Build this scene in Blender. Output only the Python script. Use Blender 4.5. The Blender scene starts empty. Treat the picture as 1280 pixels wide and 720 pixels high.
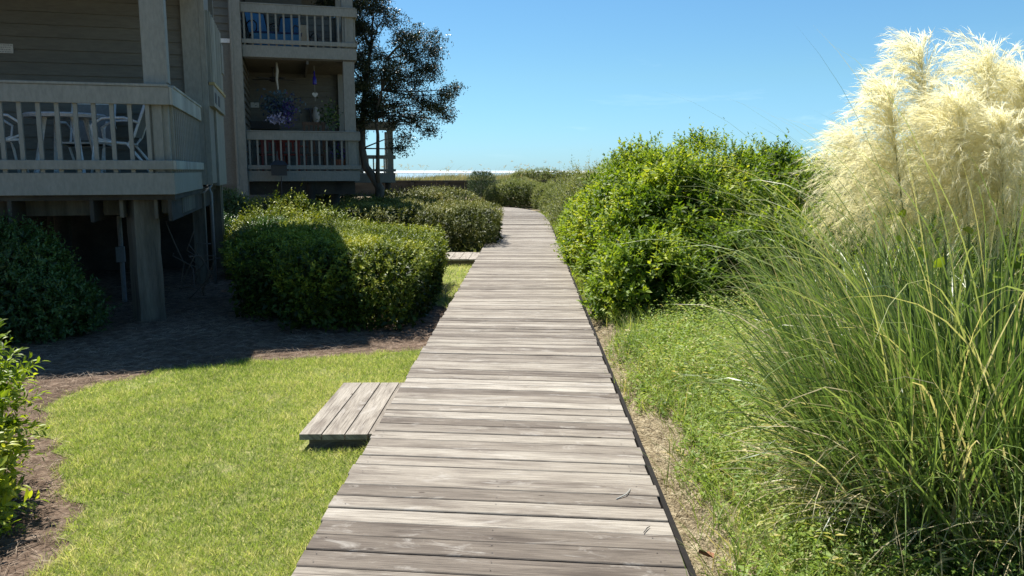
import bpy, math, random
import numpy as np
from mathutils import Vector, Matrix
random.seed(7); rng = np.random.default_rng(11)
R = math.radians
scn = bpy.context.scene
col = scn.collection

# ------------------------------------------------------------------ helpers
def tag(o, label=None, cat=None, group=None, kind=None):
    if label: o['label'] = label
    if cat: o['category'] = cat
    if group: o['group'] = group
    if kind: o['kind'] = kind
    return o

def empty(name, loc=(0, 0, 0), rz=0.0):
    o = bpy.data.objects.new(name, None); col.objects.link(o)
    o.location = loc; o.rotation_euler = (0, 0, rz); o.empty_display_size = .2
    return o

def link(name, me, mat, parent=None):
    o = bpy.data.objects.new(name, me); col.objects.link(o)
    if mat: me.materials.append(mat)
    if parent: o.parent = parent
    return o

def copy_tree(o, parent=None):
    c = o.copy(); col.objects.link(c)
    if parent: c.parent = parent
    for ch in list(o.children): copy_tree(ch, c)
    return c

class MB:
    def __init__(s): s.v = []; s.f = []; s.uv = []
    def hexa(s, p):                     # 8 points: 4 bottom (ccw), 4 top
        n = len(s.v); s.v += [tuple(q) for q in p]
        s.f += [(n+3, n+2, n+1, n), (n+4, n+5, n+6, n+7), (n, n+1, n+5, n+4), (n+1, n+2, n+6, n+5), (n+2, n+3, n+7, n+6), (n+3, n, n+4, n+7)]
        return s
    def box(s, x0, x1, y0, y1, z0, z1):
        return s.hexa([(x0, y0, z0), (x1, y0, z0), (x1, y1, z0), (x0, y1, z0), (x0, y0, z1), (x1, y0, z1), (x1, y1, z1), (x0, y1, z1)])
    def bar(s, a, b, w, h=None):        # rectangular bar from a to b
        h = h or w; a = Vector(a); b = Vector(b); d = (b-a).normalized()
        up = Vector((0, 0, 1)) if abs(d.z) < .95 else Vector((0, 1, 0))
        x = d.cross(up).normalized()*w/2; y = x.cross(d).normalized()*h/2
        return s.hexa([a-x-y, a+x-y, b+x-y, b-x-y, a-x+y, a+x+y, b+x+y, b-x+y])
    def tube(s, pts, rad, n=8, cap=True):
        pts = [Vector(p) for p in pts]; m = len(pts)
        if not hasattr(rad, '__len__'): rad = [rad]*m
        st = len(s.v); px = None
        for i, p in enumerate(pts):
            d = (pts[min(i+1, m-1)]-pts[max(i-1, 0)]).normalized()
            if px is None:
                up = Vector((0, 0, 1)) if abs(d.z) < .9 else Vector((1, 0, 0))
                px = d.cross(up).normalized()
            px = (px-d*px.dot(d)).normalized(); py = d.cross(px)
            for k in range(n):
                a = 2*math.pi*k/n
                s.v.append(tuple(p+(px*math.cos(a)+py*math.sin(a))*rad[i]))
        for i in range(m-1):
            for k in range(n):
                a = st+i*n+k; b = st+i*n+(k+1) % n
                s.f.append((a, b, b+n, a+n))
        if cap:
            s.f.append(tuple(st+k for k in range(n))[::-1]); s.f.append(tuple(st+(m-1)*n+k for k in range(n)))
        return s
    def lathe(s, c, prof, n=16):        # prof: (radius, z)
        st = len(s.v)
        for r, z in prof:
            for k in range(n):
                a = 2*math.pi*k/n; s.v.append((c[0]+r*math.cos(a), c[1]+r*math.sin(a), c[2]+z))
        for i in range(len(prof)-1):
            for k in range(n):
                a = st+i*n+k; b = st+i*n+(k+1) % n
                s.f.append((a, b, b+n, a+n))
        return s
    def build(s, name, mat, parent=None, bevel=0, smooth=False, dz=0):
        me = bpy.data.meshes.new(name)
        me.from_pydata([(x, y, z+dz) for x, y, z in s.v], [], s.f); me.update()
        if smooth: me.polygons.foreach_set('use_smooth', [True]*len(me.polygons))
        o = link(name, me, mat, parent)
        if bevel:
            b = o.modifiers.new('bevel', 'BEVEL'); b.width = bevel; b.segments = 1; b.limit_method = 'ANGLE'
        return o

def np_mesh(name, V, faces, mat, parent=None, var=None, smooth=False):
    me = bpy.data.meshes.new(name)
    V = np.asarray(V, dtype=np.float32).reshape(-1, 3)
    me.vertices.add(len(V)); me.vertices.foreach_set('co', V.ravel())
    loops = np.concatenate([f.ravel() for f in faces]).astype(np.int32)
    tot = np.concatenate([np.full(len(f), f.shape[1], dtype=np.int32) for f in faces])
    start = np.concatenate([[0], np.cumsum(tot)[:-1]]).astype(np.int32)
    me.loops.add(len(loops)); me.loops.foreach_set('vertex_index', loops)
    me.polygons.add(len(tot)); me.polygons.foreach_set('loop_start', start)
    if smooth: me.polygons.foreach_set('use_smooth', np.ones(len(tot), dtype=bool))
    me.update(calc_edges=True)
    if var is not None:
        a = me.attributes.new('var', 'FLOAT', 'POINT'); a.data.foreach_set('value', np.asarray(var, dtype=np.float32))
    return link(name, me, mat, parent)

class LM:                               # gathers numpy pieces into ONE mesh
    def __init__(s): s.V = []; s.F3 = []; s.F4 = []; s.var = []; s.n = 0
    def add(s, V, F3=None, F4=None, var=None):
        V = V.reshape(-1, 3)
        if F3 is not None and len(F3): s.F3.append(F3+s.n)
        if F4 is not None and len(F4): s.F4.append(F4+s.n)
        s.V.append(V); s.var.append(var if var is not None else np.zeros(len(V))); s.n += len(V)
    def build(s, name, mat, parent=None, smooth=False):
        fs = []
        if s.F3: fs.append(np.concatenate(s.F3))
        if s.F4: fs.append(np.concatenate(s.F4))
        return np_mesh(name, np.concatenate(s.V), fs, mat, parent, np.concatenate(s.var), smooth)

def nrm(a): return a/np.maximum(np.linalg.norm(a, axis=-1, keepdims=True), 1e-9)
def rdir(n):
    return nrm(rng.normal(size=(n, 3)))
def fnoise(P, f=1.0, seed=0):           # cheap smooth noise in about -1..1
    P = np.asarray(P)*f; o = np.zeros(len(P)); r = np.random.default_rng(100+seed)
    for k in range(7):
        w = r.normal(size=3); w *= (1.0+.35*k)/np.linalg.norm(w)*2.2
        o += np.sin(P@w+r.uniform(0, 6.28))/(1+.25*k)
    return o/2.6

def add_leaves(L, base, d, up, ln, wd, var, fold=.18, droop=.12, fine=False):
    n = len(base); d = nrm(d); side = nrm(np.cross(d, up)); nn = np.cross(side, d)
    ln = ln.reshape(-1, 1); wd = wd.reshape(-1, 1)
    if not fine:
        V = np.stack([base, base+d*ln*.42+side*wd*.5+nn*fold*wd, base+d*ln-nn*droop*ln, base+d*ln*.42-side*wd*.5+nn*fold*wd], 1)
        i = np.arange(n)[:, None]*4
        L.add(V, np.concatenate([i+np.array([0, 1, 2]), i+np.array([0, 2, 3])]), None, np.repeat(var, 4))
    else:
        m1 = base+d*ln*.34; m2 = base+d*ln*.68-nn*droop*ln*.45
        V = np.stack([base, m1+side*wd*.45+nn*fold*wd, m1-side*wd*.45+nn*fold*wd, m2+side*wd*.42+nn*fold*wd, m2-side*wd*.42+nn*fold*wd, base+d*ln-nn*droop*ln*1.3, m1, m2], 1)
        i = np.arange(n)[:, None]*8
        L.add(V, np.concatenate([i+np.array(q) for q in ([0, 6, 1], [0, 2, 6], [3, 7, 5], [7, 4, 5])]),
              np.concatenate([i+np.array(q) for q in ([1, 6, 7, 3], [6, 2, 4, 7])]), np.repeat(var, 8))

def add_ribbons(L, base, hd, e0, e1, ln, wd, var, nseg=4, pw=1.3, twist=None, taper=1.0, wander=0.0):
    """blades: start at base, horizontal heading hd (n,2), elevation e0 -> e1 along the length"""
    n = len(base); hd = hd/np.maximum(np.linalg.norm(hd, axis=1, keepdims=True), 1e-9)
    p = base.copy(); sd = np.stack([-hd[:, 1], hd[:, 0], np.zeros(n)], 1)
    tw = rng.uniform(-1.2, 1.2, n) if twist is None else twist
    rows = []; wob = rng.normal(size=(n, 1))*wander
    for k in range(nseg+1):
        t = k/nseg; e = e0+(e1-e0)*t**pw
        h2 = nrm(np.concatenate([hd, np.zeros((n, 1))], 1)+sd*wob*t)
        dr = h2*np.cos(e)[:, None]+np.array([0, 0, 1.0])*np.sin(e)[:, None]
        nn = np.cross(sd, dr)
        w = (wd*min(1.0, (1-t)*1.6+.02)**taper*(.55+.45*min(1, t*4)))[:, None]*.5
        s2 = sd*np.cos(tw)[:, None]+nn*np.sin(tw)[:, None]
        if k == nseg: rows.append(p[:, None, :])
        else: rows.append(np.stack([p-s2*w, p+s2*w], 1))
        p = p+dr*(ln/nseg)[:, None]
    V = np.concatenate(rows, 1); m = 2*nseg+1; i = np.arange(n)[:, None]*m
    F4 = [i+np.array([2*k, 2*k+1, 2*k+3, 2*k+2]) for k in range(nseg-1)]
    F3 = i+np.array([2*nseg-2, 2*nseg-1, 2*nseg])
    L.add(V, F3, np.concatenate(F4) if F4 else None, np.repeat(var, m))
    return p

# ------------------------------------------------------------------ materials
def node_mat(name):
    m = bpy.data.materials.new(name); m.use_nodes = True; nt = m.node_tree
    b = nt.nodes['Principled BSDF']; return m, nt, b
def N(nt, t, **kw):
    n = nt.nodes.new(t)
    for k, v in kw.items():
        if k in n.inputs: n.inputs[k].default_value = v
        else: setattr(n, k, v)
    return n
def ramp(nt, stops, fac=None, interp='LINEAR'):
    r = nt.nodes.new('ShaderNodeValToRGB'); r.color_ramp.interpolation = interp
    while len(r.color_ramp.elements) < len(stops): r.color_ramp.elements.new(.5)
    for e, (p, c) in zip(r.color_ramp.elements, stops):
        e.position = p; e.color = (*c, 1) if len(c) == 3 else c
    if fac is not None: nt.links.new(fac, r.inputs[0])
    return r
def mixc(nt, a, b, fac, mode='MIX'):
    m = nt.nodes.new('ShaderNodeMix'); m.data_type = 'RGBA'; m.blend_type = mode
    for sock, val in ((m.inputs[6], a), (m.inputs[7], b), (m.inputs[0], fac)):
        if hasattr(val, 'is_linked') or hasattr(val, 'links'): nt.links.new(val, sock)
        elif isinstance(val, (int, float)): sock.default_value = val
        else: sock.default_value = (*val, 1)
    return m.outputs[2]
def coords(nt, scale=(1, 1, 1), kind='Object'):
    tc = nt.nodes.new('ShaderNodeTexCoord'); mp = nt.nodes.new('ShaderNodeMapping')
    mp.inputs['Scale'].default_value = scale; nt.links.new(tc.outputs[kind], mp.inputs[0]); return mp.outputs[0]
def noise(nt, vec, scale, detail=4, rough=.6, dist=0):
    n = nt.nodes.new('ShaderNodeTexNoise'); n.inputs['Scale'].default_value = scale; n.inputs['Detail'].default_value = detail
    n.inputs['Roughness'].default_value = rough; n.inputs['Distortion'].default_value = dist
    if vec is not None: nt.links.new(vec, n.inputs['Vector'])
    return n.outputs[0]
def bump(nt, b, h, strength=.3, dist=.01):
    bp = nt.nodes.new('ShaderNodeBump'); bp.inputs['Strength'].default_value = strength; bp.inputs['Distance'].default_value = dist
    nt.links.new(h, bp.inputs['Height']); nt.links.new(bp.outputs[0], b.inputs['Normal'])

def leaf_mat(name, stops, trans=.35, tcol=(1.25, 1.3, .55), rough=.42, spec=.45):
    m, nt, b = node_mat(name)
    at = N(nt, 'ShaderNodeAttribute', attribute_name='var')
    r = ramp(nt, stops, at.outputs['Fac'])
    nt.links.new(r.outputs[0], b.inputs['Base Color']); b.inputs['Roughness'].default_value = rough
    b.inputs['Specular IOR Level'].default_value = spec
    if trans > 0:
        t = nt.nodes.new('ShaderNodeBsdfTranslucent')
        c = mixc(nt, r.outputs[0], tcol, 1.0, 'MULTIPLY'); nt.links.new(c, t.inputs[0])
        mx = nt.nodes.new('ShaderNodeMixShader'); mx.inputs[0].default_value = trans
        nt.links.new(b.outputs[0], mx.inputs[1]); nt.links.new(t.outputs[0], mx.inputs[2])
        nt.links.new(mx.outputs[0], nt.nodes['Material Output'].inputs[0])
    return m
def paint_mat(name, c, rough=.6, grain=.12, scale=(1, 1, 1), spec=.3, bstr=.15):
    m, nt, b = node_mat(name)
    v = coords(nt, scale); n1 = noise(nt, v, 2.2, 5, .65); n2 = noise(nt, v, 30, 3, .6)
    dark = tuple(x*(1-grain*2) for x in c); lite = tuple(min(1, x*(1+grain)) for x in c)
    r = ramp(nt, [(.3, dark), (.7, lite)], n1); r2 = ramp(nt, [(.35, (.86, .86, .86)), (.65, (1.06, 1.06, 1.06))], n2)
    nt.links.new(mixc(nt, r.outputs[0], r2.outputs[0], 1.0, 'MULTIPLY'), b.inputs['Base Color'])
    b.inputs['Roughness'].default_value = rough; b.inputs['Specular IOR Level'].default_value = spec
    bump(nt, b, n2, bstr, .004); return m
def plain_mat(name, c, rough=.5, metal=0.0, spec=.5):
    return paint_mat(name, c, rough, .06, (1, 1, 1), spec, .04)

M = {}
M['trim'] = paint_mat('trim_paint', (.235, .235, .205), .6, .06, (1, 1, .35))
M['siding'] = paint_mat('siding_paint', (.145, .142, .12), .65, .08, (.25, .25, 1.5))
M['panel'] = paint_mat('panel_paint', (.175, .175, .155), .6, .06)
M['weathered'] = paint_mat('weathered_rail_paint', (.34, .35, .31), .75, .2, (1, 1, .12))
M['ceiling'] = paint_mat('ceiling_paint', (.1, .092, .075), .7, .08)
M['roof'] = paint_mat('roof_shingle', (.09, .088, .085), .85, .2, (1, 1, 1))
M['piling'] = paint_mat('piling_wood', (.15, .135, .105), .85, .3, (3, 3, .35), .2, .5)
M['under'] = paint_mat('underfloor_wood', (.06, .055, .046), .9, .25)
M['straw_stem'] = plain_mat('dry_stem', (.14, .11, .08), .9)
M['white'] = plain_mat('white_enamel', (.78, .8, .8), .35)
M['sling'] = plain_mat('grey_sling', (.2, .21, .21), .8)
M['pvc'] = plain_mat('grey_pipe', (.2, .21, .215), .5)
M['black'] = plain_mat('black_metal', (.02, .02, .022), .5)
M['blue'] = plain_mat('blue_fabric', (.045, .17, .32), .8)
M['navy'] = plain_mat('navy_fabric', (.012, .03, .11), .8)
M['tan'] = plain_mat('tan_fabric', (.5, .37, .22), .85)
M['red'] = plain_mat('dark_red_paint', (.16, .022, .018), .6)
M['rope'] = plain_mat('pale_rope', (.42, .42, .38), .9)
M['purple'] = plain_mat('purple_petals', (.1, .05, .3), .8)
M['lilac'] = plain_mat('lilac_petals', (.42, .42, .62), .8)
M['teal'] = plain_mat('slate_ribbon', (.06, .11, .13), .8)
M['cobalt'] = plain_mat('cobalt_glass', (.03, .02, .3), .15)
M['wood'] = paint_mat('brown_chair_wood', (.13, .075, .045), .6, .2, (1, 1, .3))
M['terracotta'] = plain_mat('clay_pot', (.24, .1, .06), .8)
M['plaque'] = plain_mat('pale_plaque', (.5, .5, .47), .5)
M['ink'] = plain_mat('faded_ink', (.2, .2, .2), .7)
M['yellow'] = plain_mat('yellow_ledge', (.4, .32, .14), .6)
M['stone'] = plain_mat('pale_resin', (.4, .39, .37), .8)

def wood_deck():
    m, nt, b = node_mat('weathered_deck_wood')
    uv = N(nt, 'ShaderNodeUVMap', uv_map='grain')
    at = N(nt, 'ShaderNodeAttribute', attribute_name='var')
    def mp(s):
        q = nt.nodes.new('ShaderNodeMapping'); q.inputs['Scale'].default_value = s; nt.links.new(uv.outputs[0], q.inputs[0]); return q.outputs[0]
    broad = noise(nt, mp((1.1, 6, 1)), 1.6, 4, .6, .3)
    streak = noise(nt, mp((1.5, 85, 1)), 1.5, 7, .78, .35)
    fine = noise(nt, mp((4, 330, 1)), 1.4, 5, .75)
    blot = noise(nt, mp((2.6, 9, 1)), 1.0, 5, .7, 1.2)
    base = ramp(nt, [(0, (.135, .115, .094)), (.25, (.205, .182, .152)), (.6, (.255, .231, .195)), (1, (.315, .292, .252))], at.outputs['Fac'])
    st = ramp(nt, [(.3, (.3, .28, .265)), (.42, (.72, .7, .68)), (.5, (1, .99, .98)), (.6, (1.14, 1.13, 1.12)), (.72, (1.42, 1.41, 1.39))], streak)
    c = mixc(nt, base.outputs[0], st.outputs[0], 1.0, 'MULTIPLY')
    fn = ramp(nt, [(.35, (.42, .4, .38)), (.49, (1, 1, 1)), (.66, (1.3, 1.3, 1.29))], fine)
    c = mixc(nt, c, fn.outputs[0], 1.0, 'MULTIPLY')
    bl = ramp(nt, [(.33, (.55, .51, .49)), (.52, (1.0, .985, .97)), (.75, (1.18, 1.18, 1.17))], broad)
    c = mixc(nt, c, bl.outputs[0], 1.0, 'MULTIPLY')
    pale = ramp(nt, [(.56, (0, 0, 0)), (.72, (.6, .6, .6))], blot)
    c = mixc(nt, c, (.4, .375, .335), pale.outputs[0])
    # dark weather checks along the grain and small knots / nail heads
    ck = noise(nt, mp((1.6, 120, 1)), 1.2, 3, .5); ckr = ramp(nt, [(.29, (.25, .22, .2)), (.35, (1, 1, 1))], ck)
    c = mixc(nt, c, ckr.outputs[0], 1.0, 'MULTIPLY')
    vo = nt.nodes.new('ShaderNodeTexVoronoi'); vo.inputs['Scale'].default_value = 1.0; nt.links.new(mp((3.1, 8, 1)), vo.inputs['Vector'])
    kn = ramp(nt, [(.035, (.3, .25, .22)), (.07, (1, 1, 1))], vo.outputs['Distance'])
    c = mixc(nt, c, kn.outputs[0], 1.0, 'MULTIPLY')
    nt.links.new(c, b.inputs['Base Color']); b.inputs['Roughness'].default_value = .78; b.inputs['Specular IOR Level'].default_value = .3
    bump(nt, b, streak, .5, .004); return m
M['deck'] = wood_deck()

def ground_mat(name, cols, scale=1.0, fine=60, bstr=.6, bdist=.02):
    m, nt, b = node_mat(name); v = coords(nt)
    n1 = noise(nt, v, .9*scale, 5, .6); n2 = noise(nt, v, fine, 6, .75); n3 = noise(nt, v, 7*scale, 4, .7)
    r1 = ramp(nt, [(.3, cols[0]), (.5, cols[1]), (.7, cols[2])], n3)
    r2 = ramp(nt, [(.3, (.55, .55, .55)), (.55, (1, 1, 1)), (.72, (1.35, 1.35, 1.35))], n2)
    r3 = ramp(nt, [(.35, (.82, .82, .82)), (.65, (1.12, 1.12, 1.12))], n1)
    c = mixc(nt, r1.outputs[0], r2.outputs[0], 1.0, 'MULTIPLY'); c = mixc(nt, c, r3.outputs[0], 1.0, 'MULTIPLY')
    nt.links.new(c, b.inputs['Base Color']); b.inputs['Roughness'].default_value = .95; b.inputs['Specular IOR Level'].default_value = .1
    bump(nt, b, n2, bstr, bdist); return m
M['sand'] = ground_mat('sandy_soil', [(.16, .12, .075), (.34, .28, .18), (.5, .43, .3)])
M['mulch'] = ground_mat('pine_straw_bed', [(.075, .052, .036), (.16, .112, .08), (.29, .22, .165)], 1.4, 70)
M['soil'] = ground_mat('lawn_thatch', [(.1, .12, .04), (.22, .24, .08), (.36, .32, .15)], 1.5, 80)

M['lawn'] = leaf_mat('lawn_blades', [(0, (.1, .16, .026)), (.4, (.29, .38, .075)), (.75, (.47, .5, .14)), (.9, (.62, .56, .28)), (1, (.68, .62, .38))], .5, (1.12, 1.15, .75), .6, .2)
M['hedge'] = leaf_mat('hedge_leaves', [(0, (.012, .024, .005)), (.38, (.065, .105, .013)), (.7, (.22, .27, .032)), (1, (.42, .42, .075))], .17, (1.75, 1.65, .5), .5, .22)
M['hedge_far'] = leaf_mat('olive_hedge_leaves', [(0, (.02, .03, .008)), (.4, (.1, .12, .025)), (.75, (.25, .26, .07)), (1, (.42, .36, .14))], .17, (1.45, 1.4, .65), .5, .22)
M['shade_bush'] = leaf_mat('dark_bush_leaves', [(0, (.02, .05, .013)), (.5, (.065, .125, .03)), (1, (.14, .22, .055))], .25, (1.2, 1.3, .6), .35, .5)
M['bright'] = leaf_mat('bright_shrub_leaves', [(0, (.06, .11, .008)), (.4, (.2, .29, .022)), (.75, (.38, .43, .045)), (1, (.5, .5, .09))], .5, (1.4, 1.35, .5), .4, .35)
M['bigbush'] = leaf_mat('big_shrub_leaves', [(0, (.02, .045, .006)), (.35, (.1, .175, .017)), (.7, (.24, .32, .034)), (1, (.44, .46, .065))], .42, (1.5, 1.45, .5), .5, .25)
M['myrtle'] = leaf_mat('wax_myrtle_leaves', [(0, (0.05, 0.0725, 0.0225)), (.5, (0.163, 0.194, 0.0562)), (1, (0.312, 0.312, 0.112))], .36, (1.3, 1.3, .7), .5, .3)
M['weed'] = leaf_mat('weed_leaves', [(0, (.05, .085, .016)), (.35, (.16, .25, .045)), (.7, (.28, .37, .075)), (.92, (.42, .42, .15)), (1, (.54, .46, .26))], .42, (1.3, 1.28, .65), .5, .3)
M['oak'] = leaf_mat('live_oak_leaves', [(0, (.014, .022, .01)), (.6, (.035, .05, .02)), (1, (.08, .1, .04))], .18, (1.3, 1.3, .6), .35, .5)
M['pine'] = leaf_mat('pine_needles', [(0, (.02, .045, .02)), (.6, (.05, .085, .03)), (1, (.11, .14, .05))], .2, (1.3, 1.3, .7), .5, .3)
M['pampas'] = leaf_mat('pampas_leaf', [(0, (.05, .09, .026)), (.35, (.12, .19, .048)), (.6, (.22, .29, .09)), (.76, (.36, .38, .16)), (.84, (.5, .42, .24)), (1, (.66, .57, .39))], .4, (1.2, 1.25, .65), .38, .5)
M['plume'] = leaf_mat('pampas_plume', [(0, (.66, .59, .3)), (.5, (.84, .79, .54)), (1, (.93, .92, .82))], .62, (1.06, 1.05, .92), .6, .2)
M['stalk'] = leaf_mat('pampas_stalk', [(0, (.12, .17, .04)), (1, (.24, .27, .09))], .15, (1.2, 1.2, .6), .5, .4)
M['straw'] = leaf_mat('pine_straw', [(0, (.06, .042, .03)), (.5, (.2, .145, .1)), (1, (.45, .36, .27))], .1, (1, 1, 1), .8, .2)
M['sandbits'] = leaf_mat('straw_litter', [(0, (.1, .07, .04)), (.5, (.3, .24, .14)), (1, (.52, .46, .32))], .1, (1, 1, 1), .8, .2)
M['dune'] = leaf_mat('dune_grass_blades', [(0, (0.12, 0.156, 0.048)), (.5, (0.24, 0.24, 0.096)), (1, (0.432, 0.36, 0.18))], .3, (1.2, 1.1, .7), .6, .2)
M['bark'] = paint_mat('bark', (.16, .135, .105), .9, .3, (2, 2, .5), .1, .6)
M['twig'] = paint_mat('twig_bark', (.07, .055, .04), .9, .2)
M['greywood'] = paint_mat('seawall_wood', (.062, .056, .046), .9, .25, (.3, 1, 2), .1, .4)
M['gap_dark'] = plain_mat('dark_gap_strip', (.022, .02, .018), .9, 0, .1)  # near black: shade of the gap beside the deck, put into the colour
M['nail'] = plain_mat('rusted_nail', (.07, .055, .045), .7)
M['deadleaf'] = plain_mat('dead_leaf', (.22, .085, .04), .7)

# ------------------------------------------------------------------ world, sun, camera
SUN_AZ, SUN_EL = R(-35), R(63)          # azimuth from +Y, clockwise positive
w = bpy.data.worlds.new('World'); scn.world = w; w.use_nodes = True
nt = w.node_tree; bg = nt.nodes['Background']
sky = nt.nodes.new('ShaderNodeTexSky'); sky.sky_type = 'NISHITA'; sky.sun_disc = False
sky.sun_elevation = SUN_EL; sky.sun_rotation = SUN_AZ % (2*math.pi)
sky.altitude = 0; sky.air_density = 1.0; sky.dust_density = .15; sky.ozone_density = 3.0
tcw = nt.nodes.new('ShaderNodeTexCoord'); sx = nt.nodes.new('ShaderNodeSeparateXYZ'); nt.links.new(tcw.outputs['Generated'], sx.inputs[0])
air = ramp(nt, [(.0, (.53, .92, 1.43)), (.11, (.66, .99, 1.13)), (.3, (.69, 1.05, 1.2))], sx.outputs[2])
tint0 = mixc(nt, sky.outputs[0], air.outputs[0], 1.0, 'MULTIPLY')
mpw = nt.nodes.new('ShaderNodeMapping'); mpw.inputs['Scale'].default_value = (2.2, 2.2, 16); nt.links.new(tcw.outputs['Generated'], mpw.inputs[0])
wsp = ramp(nt, [(.58, (0, 0, 0)), (.85, (.22, .22, .22))], noise(nt, mpw.outputs[0], 2.4, 7, .65, .4)); low = ramp(nt, [(.01, (0, 0, 0)), (.05, (1, 1, 1)), (.16, (0, 0, 0))], sx.outputs[2])
tint = mixc(nt, tint0, (12.5, 14.5, 15.5), mixc(nt, wsp.outputs[0], low.outputs[0], 1.0, 'MULTIPLY'))
nt.links.new(tint, bg.inputs[0]); bg.inputs[1].default_value = .057
sd = bpy.data.lights.new('sun', 'SUN'); sd.energy = 5.0; sd.angle = R(.53); sd.color = (1, .955, .88)
so = bpy.data.objects.new('sun', sd); col.objects.link(so)
sv = Vector((math.sin(SUN_AZ)*math.cos(SUN_EL), math.cos(SUN_AZ)*math.cos(SUN_EL), math.sin(SUN_EL)))
so.rotation_euler = (-sv).to_track_quat('-Z', 'Y').to_euler(); so.location = sv*60

cd = bpy.data.cameras.new('camera'); cam = bpy.data.objects.new('camera', cd); col.objects.link(cam)
cd.sensor_width = 36; cd.lens = 1000/1280*36; cd.clip_start = .05; cd.clip_end = 40000
cam.location = (0, 0, 1.55); cam.rotation_euler = (R(90)-math.atan(.1475), 0, R(1.2)); scn.camera = cam
scn.view_settings.view_transform = 'Standard'; scn.view_settings.look = 'None'
scn.view_settings.exposure = 1.0; scn.view_settings.gamma = 1; scn.view_settings.use_curve_mapping = False
scn.render.engine = 'CYCLES'
scn.cycles.max_bounces = 8; scn.cycles.diffuse_bounces = 3; scn.cycles.transmission_bounces = 4; scn.cycles.transparent_max_bounces = 4

# ------------------------------------------------------------------ setting: ground, lawn, beds, sea
def sstep(a, b, x):
    t = np.clip((x-a)/(b-a), 0, 1); return t*t*(3-2*t)
def gheight(x, y):
    x = np.asarray(x, dtype=float); y = np.asarray(y, dtype=float)
    z = -.2+.1*sstep(.63, .95, x)+.12*sstep(1.5, 5, x)*sstep(3, 9, y)
    z = z+(.62-z)*0.55*sstep(36.2, 39.8, y)
    d = .84+.08*np.sin(x*.21+1)+.06*np.sin(x*.57+y*.3)+.05*np.sin(x*1.3+2)
    z = z+(d-z)*sstep(40.6, 43, y)
    z = z+(-3.2-z)*sstep(58, 88, y)
    return z
xs = np.unique(np.concatenate([np.linspace(-600, -40, 15), np.linspace(-40, 40, 81), np.linspace(-3, 6, 61), np.linspace(40, 600, 15)]))
ys = np.unique(np.concatenate([np.linspace(-80, -4, 9), np.linspace(-4, 40, 60), np.linspace(40, 60, 41), np.linspace(60, 110, 21), [200, 400]]))
X, Y = np.meshgrid(xs, ys); Z = gheight(X, Y); nx = len(xs)
idx = np.arange(len(ys)-1)[:, None]*nx+np.arange(nx-1)[None, :]
F = np.stack([idx, idx+1, idx+nx+1, idx+nx], -1).reshape(-1, 4)
o = np_mesh('ground', np.stack([X, Y, Z], -1), [F], M['sand'], smooth=True); tag(o, kind='structure')

def sheet(name, pts, z, mat):
    me = bpy.data.meshes.new(name); me.from_pydata([(x, y, z) for x, y in pts], [], [tuple(range(len(pts)))])
    return tag(link(name, me, mat), kind='structure')
sheet('mulch_bed', [(-.5, -3), (-.5, 33), (-16, 33), (-16, -3)], -.196, M['mulch'])
lawn_poly = [(-.7, -2), (-.7, 7.62), (-1.1, 7.6), (-1.82, 7.38), (-2.63, 7.1), (-3.19, 6.72), (-3.55, 6.3), (-3.6, 5.9), (-3.54, 5.59), (-3.3, 5.14), (-2.88, 4.65), (-2.6, 4.31), (-2.38, 3.88), (-2.1, 3.25), (-2.2, 2.2), (-2.6, 1), (-3, -2)]
strip_poly = [(-.7, 9.2), (-.7, 32), (-1.6, 32), (-2.2, 22), (-2.0, 16.2), (-2.2, 12), (-1.25, 10.4)]
def ragged(poly, amp):
    out = []
    for i in range(len(poly)):
        a = np.array(poly[i]); b = np.array(poly[(i+1) % len(poly)]); k = max(1, int(np.linalg.norm(b-a)/.06))
        for q in range(k):
            p = a+(b-a)*q/k; e = fnoise(np.array([[p[0], p[1], 0], [p[0]+9, p[1], 3]]), 3.2, 70); f = fnoise(np.array([[p[0], p[1], 0], [p[0]+9, p[1], 3]]), 11, 71)
            out.append((p[0]+(e[0]*amp+f[0]*amp*.5 if p[0] < -1.0 else 0), p[1]+(e[1]*amp+f[1]*amp*.5 if p[0] < -1.0 else 0)))
    return out
lawn_poly = ragged(lawn_poly, .075); strip_poly = ragged(strip_poly, .06)
sheet('lawn', lawn_poly, -.192, M['soil']); sheet('lawn_strip', strip_poly, -.188, M['soil'])

def sea_mat():
    m, nt, b = node_mat('sea_water'); v = coords(nt, (1, 1, 1))
    n = noise(nt, v, .05, 4, .6); r = ramp(nt, [(.35, (.16, .25, .29)), (.7, (.3, .38, .4))], n)
    nt.links.new(r.outputs[0], b.inputs['Base Color']); b.inputs['Roughness'].default_value = .35; bump(nt, b, noise(nt, v, .6, 3), .5, .3); return m
sheet('sea', [(-20000, 84), (20000, 84), (20000, 30000), (-20000, 30000)], -1.6, sea_mat())
def surf_mat():
    m, nt, b = node_mat('breaking_surf_foam'); v = coords(nt, (.006, .004, 1))
    n = noise(nt, v, 1, 5, .7); r = ramp(nt, [(.38, (.2, .27, .29)), (.47, (.36, .4, .41)), (.6, (.56, .58, .58))], n)
    nt.links.new(r.outputs[0], b.inputs['Base Color']); b.inputs['Roughness'].default_value = .9; return m
def surf():
    me = bpy.data.meshes.new('breaking_surf'); pts = []; q = []
    for k in range(121):
        x = -6000+k*100; a = 880+130*math.sin(k*.7)+80*math.sin(k*1.9)
        pts += [(x, a, -1.25), (x, 3200+300*math.sin(k*.5), -1.1)]
    q = [(2*k, 2*k+2, 2*k+3, 2*k+1) for k in range(120)]
    me.from_pydata(pts, [], q); return tag(link('breaking_surf', me, surf_mat()), kind='structure')
surf()

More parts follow.
